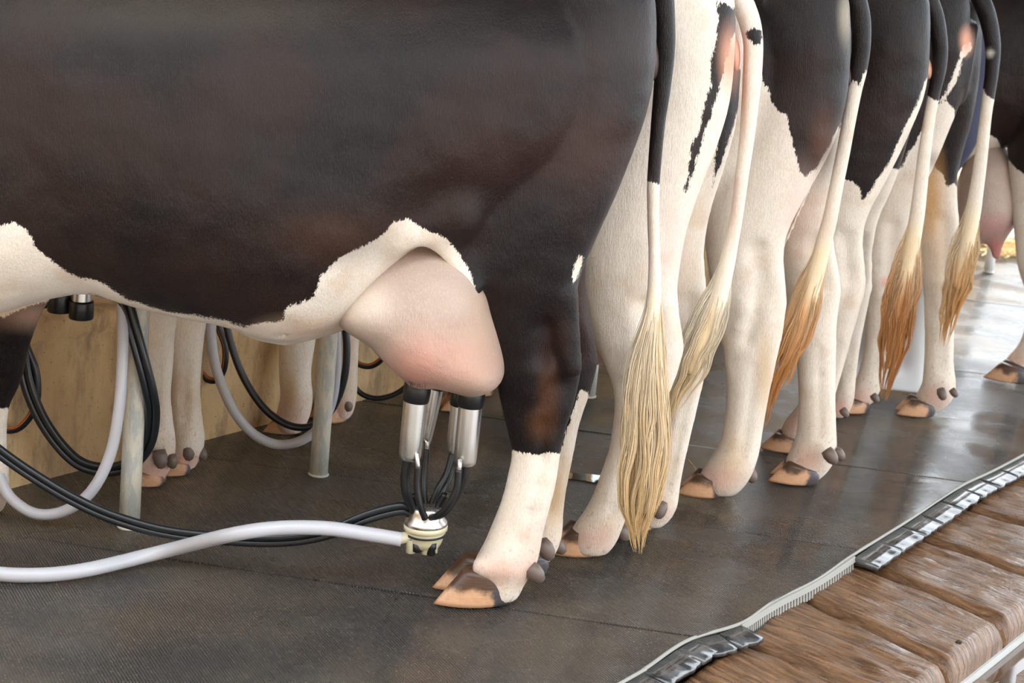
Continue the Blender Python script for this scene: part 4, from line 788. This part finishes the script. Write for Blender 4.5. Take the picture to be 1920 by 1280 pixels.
hose('pulse_hose', [('w', -.53, 4.52, 1.72), (400, 440, 4.52), (416, 560, 4.52), (432, 640, 4.52), (458, 710, 4.52), (498, 768, 4.52), (545, 798, 4.53), (590, 797, 4.54), (624, 765, 4.54), (645, 710, 4.54), (650, 650, 4.54), (645, 590, 4.54), (640, 480, 4.54)], .0105, M['hose'], 'single black hose looped beside the white hose at the second post', G2)
hose('feed_hose', [(395, 560, 4.60), (408, 610, 4.60), (422, 650, 4.60), (420, 690, 4.60), (405, 712, 4.61), (385, 708, 4.61), (372, 680, 4.61), (365, 640, 4.60)], .0095, M['hose'], 'black hose with orange stripes half hidden by the white front legs', G2, stripe=(390, 655, 4.60), n=60)
hose('milk_hose', [('w', -.32, 5.0, 1.72), (640, 480, 5.0), (668, 575, 5.0), (685, 620, 5.0), (708, 655, 5.0), (740, 685, 5.0), (785, 712, 5.0), (850, 722, 5.02), (900, 690, 5.02), (920, 600, 5.02)], .0125, M['white_hose'], 'white hose sloping down behind the front teat cup', G2)
hose('feed_hose', [(735, 560, 5.08), (732, 610, 5.08), (728, 645, 5.08), (716, 672, 5.08), (695, 686, 5.09), (672, 682, 5.09), (655, 665, 5.09)], .0095, M['hose'], 'black hose with a bright orange stripe behind the sloping white hose', G2, stripe=(690, 640, 5.08), n=60)
hose('pulse_hose', [(640, 640, 5.10), (655, 700, 5.10), (672, 733, 5.10), (700, 746, 5.10), (732, 742, 5.10), (762, 724, 5.10), (790, 690, 5.10), (800, 600, 5.1)], .0085, M['hose'], 'thin black hose hanging at the foot of the curb left of the cups', G2)

# ------------------------------------------------------------------ milking cluster on the nearest cow
def cup(root, a, b, c, d, hw0, hw1, Y, k):
    """a mouth, b lower rim of rubber, c bottom of shell, d end of short tube"""
    A, B, Cc, D = at(*a, Y), at(*b, Y), at(*c, Y), at(*d, Y)
    s = FPX / topx(A)[1]; r0, r1 = hw0 / s, hw1 / s
    mouth = lathe('mouthpiece', A, B, [(0, r0 * .45), (0, r0 * .9), (.05, r0 * .99), (.5, r0), (.93, r0 * .97), (1, r0 * .9), (1, r1 * .8)], M['rubber'], root)
    sh = lathe('teat_cup', B - (Cc - B) * .03, Cc, [(0, r0 * .86), (.1, r0 * .87), (.55, (r0 + r1) * .46), (.9, r1 * .97), (.955, r1 * .93), (1, r1 * .72), (1, r1 * .3)], M['steel'], root)
    return A, B, Cc, r1
def LK(*q): return at(*q)
def cluster_near():
    o0 = at(797, 985, 3.66); root = empty('milking_cluster', tuple(o0)); tag(root, 'milking claw with four steel cups hanging from the near udder', 'milking machine')
    root.location = (0, 0, 0); RI = root
    YA, YC = 3.63, 3.74
    cup(RI, (785, 712), (779, 752), (768, 862), (0, 0), 26, 22.5, YA, 0)
    cup(RI, (886, 722), (882, 762), (871, 872), (0, 0), 26, 22.5, YA + .01, 0)
    cup(RI, (822, 708), (816, 728), (796, 832), (0, 0), 18, 13, YC + .03, 0)
    cup(RI, (866, 732), (862, 760), (851, 850), (0, 0), 20, 16, YC, 0)
    # liner tails (thick) and pulse tubes (thin) with their steel nipples
    def tb(nm, pts, r, m, r2=None): return tube(nm, px_path(pts), r, m, RI, 30, 12, r2)
    tb('short_milk_tube', [(766, 858, YA), (760, 890, YA), (762, 925, YA), (772, 950, YA + .01), (782, 968, YA + .02)], .0118, M['rubber'], .009)
    tb('short_milk_tube', [(874, 868, YA), (868, 900, YA), (852, 935, YA), (832, 960, YA), (812, 970, YA + .02)], .0118, M['rubber'], .009)
    tb('short_milk_tube', [(797, 828, YC + .02), (795, 870, YC), (794, 920, YC - .03), (796, 952, YC - .05)], .0085, M['rubber'])
    tb('short_milk_tube', [(851, 846, YC), (846, 880, YC), (832, 915, YC - .03), (812, 948, YC - .05)], .0095, M['rubber'])
    for pts in ([(781, 850, YA - .02), (783, 866, YA - .028), (784, 878, YA - .028)], [(862, 862, YA - .02), (862, 872, YA - .028), (860, 884, YA - .028)], [(796, 822, YC - .01), (801, 830, YC - .02), (800, 846, YC - .02)]):
        tb('air_nipple', pts, .0052, M['steel'])
    tb('pulse_tube', [(784, 874, YA - .028), (782, 910, YA - .03), (787, 945, YA - .03), (797, 972, YA - .02)], .0078, M['rubber'])
    tb('pulse_tube', [(860, 880, YA - .028), (856, 915, YA - .03), (842, 945, YA - .03), (822, 966, YA - .02), (806, 970, YA)], .0078, M['rubber'])
    tb('pulse_tube', [(800, 842, YC - .02), (796, 880, YC - .03), (795, 920, YC - .05), (798, 946, YC - .06)], .0072, M['rubber'])
    tb('pulse_tube', [(848, 850, YC - .01), (838, 885, YC - .03), (822, 915, YC - .05), (808, 946, YC - .06)], .0072, M['rubber'])
    # ribbed elbows
    for (x0, y0, x1, y1) in ((836, 925, 820, 952), (776, 925, 788, 955)):
        A, B = at(x0, y0, 3.66), at(x1, y1, 3.66); prof = [(0, .004)] + [(.05 + .1 * i, .0105 if i % 2 else .0085) for i in range(9)] + [(1, .007)]
        lathe('ribbed_elbow', A, B, prof, M['rubber'], RI, 16)
    T_, B_ = at(800, 948, 3.66), at(796, 1030, 3.66); L = np.linalg.norm(T_ - B_)
    s = FPX / topx(T_)[1]; ax = (B_ - T_) / L
    q = lambda t: T_ + ax * L * t
    lathe('claw_cap', q(0), q(.42), [(0, .001), (0, 27 / s), (.10, 30 / s), (.3, 31 / s), (.62, 34 / s), (.8, 40 / s), (.95, 41 / s), (1, 38 / s)], M['steel'], RI, 36)
    lathe('claw_bowl', q(.40), q(.93), [(0, 38 / s), (.05, 41.5 / s), (.22, 41.5 / s), (.26, 37 / s), (.32, 38.5 / s), (.40, 36 / s), (.7, 33 / s), (.95, 28 / s), (1, 20 / s), (1, .001)], M['bowl'], RI, 36)
    lathe('seal_ring', q(.60), q(.64), [(0, 30 / s), (0, 38.5 / s), (1, 38.5 / s), (1, 30 / s)], M['rubber'], RI, 36)
    for x, y, h_, m_ in ((771, 1010, 26, 'bowl'), (800, 1014, 24, 'bowl'), (812, 1012, 24, 'bowl')):
        A = at(x, y, 3.64); B = at(x - 1, y + h_, 3.64); lathe('outlet_stub', A, B, [(0, .012), (.95, .0115), (1, .009), (1, .0)], M[m_], RI, 16)
    A, B = at(810, 1016, 3.635), at(808, 1040, 3.635); lathe('shutoff_plug', A, B, [(0, .0), (0, .0115), (.5, .0115), (.55, .010), (.9, .0115), (1, .009), (1, 0)], M['rubber'], RI, 18)
    A, B = at(783, 1018, 3.635), at(782, 1034, 3.635); lathe('shutoff_plug', A, B, [(0, .0), (0, .012), (.9, .011), (1, .008), (1, 0)], M['rubber'], RI, 18)
    A, B = at(776, 1005, 3.65), at(742, 1010, 3.632); lathe('hose_spigot', A, B, [(0, .015), (.2, .013), (.9, .0135), (1, .0145)], M['bowl'], RI, 18)
cluster_near()
# idle cluster hanging mouth down over the curb
ro = empty('milking_cluster', (0, 0, 0)); tag(ro, 'idle milking cluster hanging upside down above the ochre curb at far left', 'milking machine')
for (mx, my, bx, by, tx, ty, Y, hw) in ((113, 584, 113, 546, 116, 440, 3.95, 24), (152, 597, 153, 563, 156, 455, 3.93, 23), (70, 575, 70, 540, 76, 430, 3.98, 22), (95, 560, 96, 526, 100, 420, 4.02, 22)):
    A, B, Cc = at(mx, my, Y), at(bx, by, Y), at(tx, ty, Y); s = FPX / topx(A)[1]; r0 = hw / s
    lathe('mouthpiece', A, B, [(.12, r0 * .4), (0, r0 * .55), (0, r0 * .92), (.08, r0), (.9, r0), (1, r0 * .95), (1, r0 * .7)], M['rubber'], ro)
    lathe('teat_cup', B, Cc, [(0, r0 * .8), (.5, r0 * .8), (.9, r0 * .78), (1, r0 * .55), (1, 0)], M['steel'], ro)
    tube('short_milk_tube', [Cc, Cc + (at(110, 380, 3.97) - Cc) * .5 + [0, 0, .02], at(110, 370, 3.97)], .009, M['rubber'], ro, 14, 10)
A, B = at(110, 385, 3.97), at(112, 320, 3.97); lathe('claw_bowl', A, B, [(0, 0), (0, .03), (.2, .045), (.7, .045), (1, .03), (1, 0)], M['bowl'], ro)
tube('long_hose', [at(112, 320, 3.97), at(112, 200, 3.97), (-1.05, 3.97, 1.5), (-1.0, 3.9, 1.75)], .012, M['rubber'], ro, 20, 10)

# ------------------------------------------------------------------ milker in white boots behind the fifth cow
def person():
    O = np.array([1.40, 6.02, 0]); root = empty('person', tuple(O), 0); tag(root, 'person in white rubber boots and navy clothes standing behind the hind legs of the cows', 'person')
    def fld(h=.012): return Field((-.5, -.4, 0), (.5, .4, 1.8), h)
    lf = fl(1612, 722) - O; rf_ = fl(1692, 732) - O; hip = .93
    # body
    F = fld(.011)
    F.ell((0, 0, 1.62), (.078, .095, .12), 0, .02); F.rc((-.085, 0, 1.60), (-.10, 0, 1.585), .014, .012, 1, .012); F.rc((.01, 0, 1.5), (.01, 0, 1.4), .055, .06, 1, .03)
    for s in (-1, 1): F.rc((0, s * .095, 1.62), (0, s * .098, 1.59), .018, .012, .7, .01)
    F.ell((0, 0, 1.25), (.12, .18, .24), 0, .05); F.ell((0, 0, 1.0), (.12, .165, .14), 0, .06)
    for s, ft in ((-1, lf), (1, rf_)):
        F.rc((0, s * .17, 1.38), (-.02, s * .21, 1.12), .052, .042, 1, .04); F.rc((-.02, s * .21, 1.12), (-.16, s * .20, .95), .04, .028, 1, .02); F.rc((-.16, s * .2, .95), (-.22, s * .2, .9), .026, .034, .6, .02)
        for k in range(4): F.rc((-.22, s * (.175 + .018 * k), .90), (-.262 + .006 * abs(k - 1.5), s * (.172 + .019 * k), .855), .0105, .0085, 1, .006)
        F.rc((-.20, s * .17, .91), (-.225, s * .145, .88), .012, .009, 1, .008)
        fx, fy = ft[0], ft[1]; F.rc((0, s * .09, .93), (fx * .6, (s * .09 + fy) / 2, .5), .085, .058, 1, .05); F.rc((fx * .6, (s * .09 + fy) / 2, .5), (fx + .03, fy, .1), .052, .038, 1, .03); F.rc((fx + .04, fy, .05), (fx - .1, fy, .035), .04, .03, 1, .03)
    b = F.mesh('person_body'); link('body', b, M['skin'], root)
    F = fld(.011); F.ell((0, 0, 1.22), (.15, .21, .27), 0, .05); F.ell((0, 0, .97), (.15, .19, .17), 0, .06)
    for s, ft in ((-1, lf), (1, rf_)):
        F.rc((0, s * .17, 1.38), (-.02, s * .21, 1.12), .068, .056, 1, .04); F.rc((-.02, s * .21, 1.12), (-.10, s * .205, 1.03), .055, .048, 1, .03)
        fx, fy = ft[0], ft[1]; F.rc((0, s * .09, .93), (fx * .6, (s * .09 + fy) / 2, .5), .105, .075, 1, .05); F.rc((fx * .6, (s * .09 + fy) / 2, .5), (fx + .03, fy, .26), .07, .06, 1, .03)
    link('overalls', F.mesh('overalls'), M['cloth'], root)
    for s, ft in ((-1, lf), (1, rf_)):
        F = fld(.009); fx, fy = ft[0], ft[1]; F.rc((fx + .035, fy, .42), (fx + .035, fy, .12), .075, .055, 1, .03); F.rc((fx + .035, fy, .055), (fx - .13, fy, .04), .052, .042, 1, .04); F.rc((fx + .06, fy, .02), (fx - .15, fy, .018), .05, .05, 1, .01)
        F.D = np.maximum(F.D, (.003 - F.ax[2])[None, None, :]); link('boot', F.mesh('boot'), M['boot'], root)
    F = fld(.011); F.ell((.012, 0, 1.655), (.088, .102, .105), 0, .02); F.rc((-.11, 0, 1.52), (-.11, 0, 1.62), .05, .06, 1, .01, '-'); link('hair', F.mesh('hair'), M['haircap'], root)
person()

# ------------------------------------------------------------------ small litter
def straw(x, y, ang, L, label):
    p = fl(x, y); d = np.array([math.cos(ang), math.sin(ang), 0]); o = tube('straw', [p - d * L / 2 + [0, 0, .004], p + [0, 0, .012], p + d * L / 2 + [0, 0, .02]], .0016, M['straw'], None, 10, 6); tag(o, label, 'straw')
straw(1300, 882, 1.9, .10, 'single pale straw leaning against the toe of the third hind hoof')
def crumb(x, y, r, label, g):
    p = fl(x, y); bm = bmesh.new(); bmesh.ops.create_icosphere(bm, subdivisions=2, radius=r)
    for v in bm.verts: v.co *= 1 + .5 * mnoise.noise(v.co * 160 + Vector((x, y, 0))); v.co.z *= .6
    bmesh.ops.translate(bm, vec=(p[0], p[1], r * .5), verts=bm.verts); me = bpy.data.meshes.new('dung_crumb'); bm.to_mesh(me); bm.free(); tag(link('dung_crumb', me, M['dung']), label, 'dung', g)
crumb(592, 1086, .006, 'dark crumb of dung on the mat below the white hose', None); crumb(742, 1122, .005, 'small dark crumb of dung left of the nearest hoof', None); crumb(1797, 1236 - 30, .007, 'brown pebble on the wet plank ends', None)
crumb(700, 958, .004, 'tiny dark crumb of dung above the black twin hose', None)
# shallow puddle between the second cow's legs
def puddle(x, y, rx, ry, z=.0038):
    p = fl(x, y); V = [(p[0], p[1], z)]; n = 40
    for i in range(n):
        a = 2 * math.pi * i / n; k = 1 + .35 * mnoise.noise(Vector((math.cos(a) * 2, math.sin(a) * 2, x))); V.append((p[0] + rx * k * math.cos(a), p[1] + ry * k * math.sin(a), z - .001))
    o = link('floor_puddle', mesh('floor_puddle', V, [(0, i + 1, (i + 1) % n + 1) for i in range(n)]), M['clearwater'], base)
M['clearwater'] = mat('clear_water', (.03, .027, .024), .04, Specular_IOR_Level=.8)
puddle(1105, 897, .10, .035); 
# straw litter at the far edge
V, Fc = [], []
r = random.Random(3)
for i in range(500):
    p = fl(r.uniform(1850, 2100), r.uniform(455, 482)); a = r.uniform(0, 3.1); L = r.uniform(.05, .14); d = np.array([math.cos(a), math.sin(a), 0]); q = np.array([-d[1], d[0], 0]) * .004; z = r.uniform(.002, .03); n = len(V)
    V += [p - d * L + q + [0, 0, z], p - d * L - q + [0, 0, z], p + d * L + [0, 0, z + .006], p - d * L + [0, 0, z + .005]]; Fc += [(n, n + 1, n + 2), (n, n + 2, n + 3), (n + 1, n + 3, n + 2)]
tag(link('straw_litter', mesh('straw_litter', V, Fc, False), M['straw']), 'scattered straw on the bright floor at the far right', 'straw', None, 'stuff')
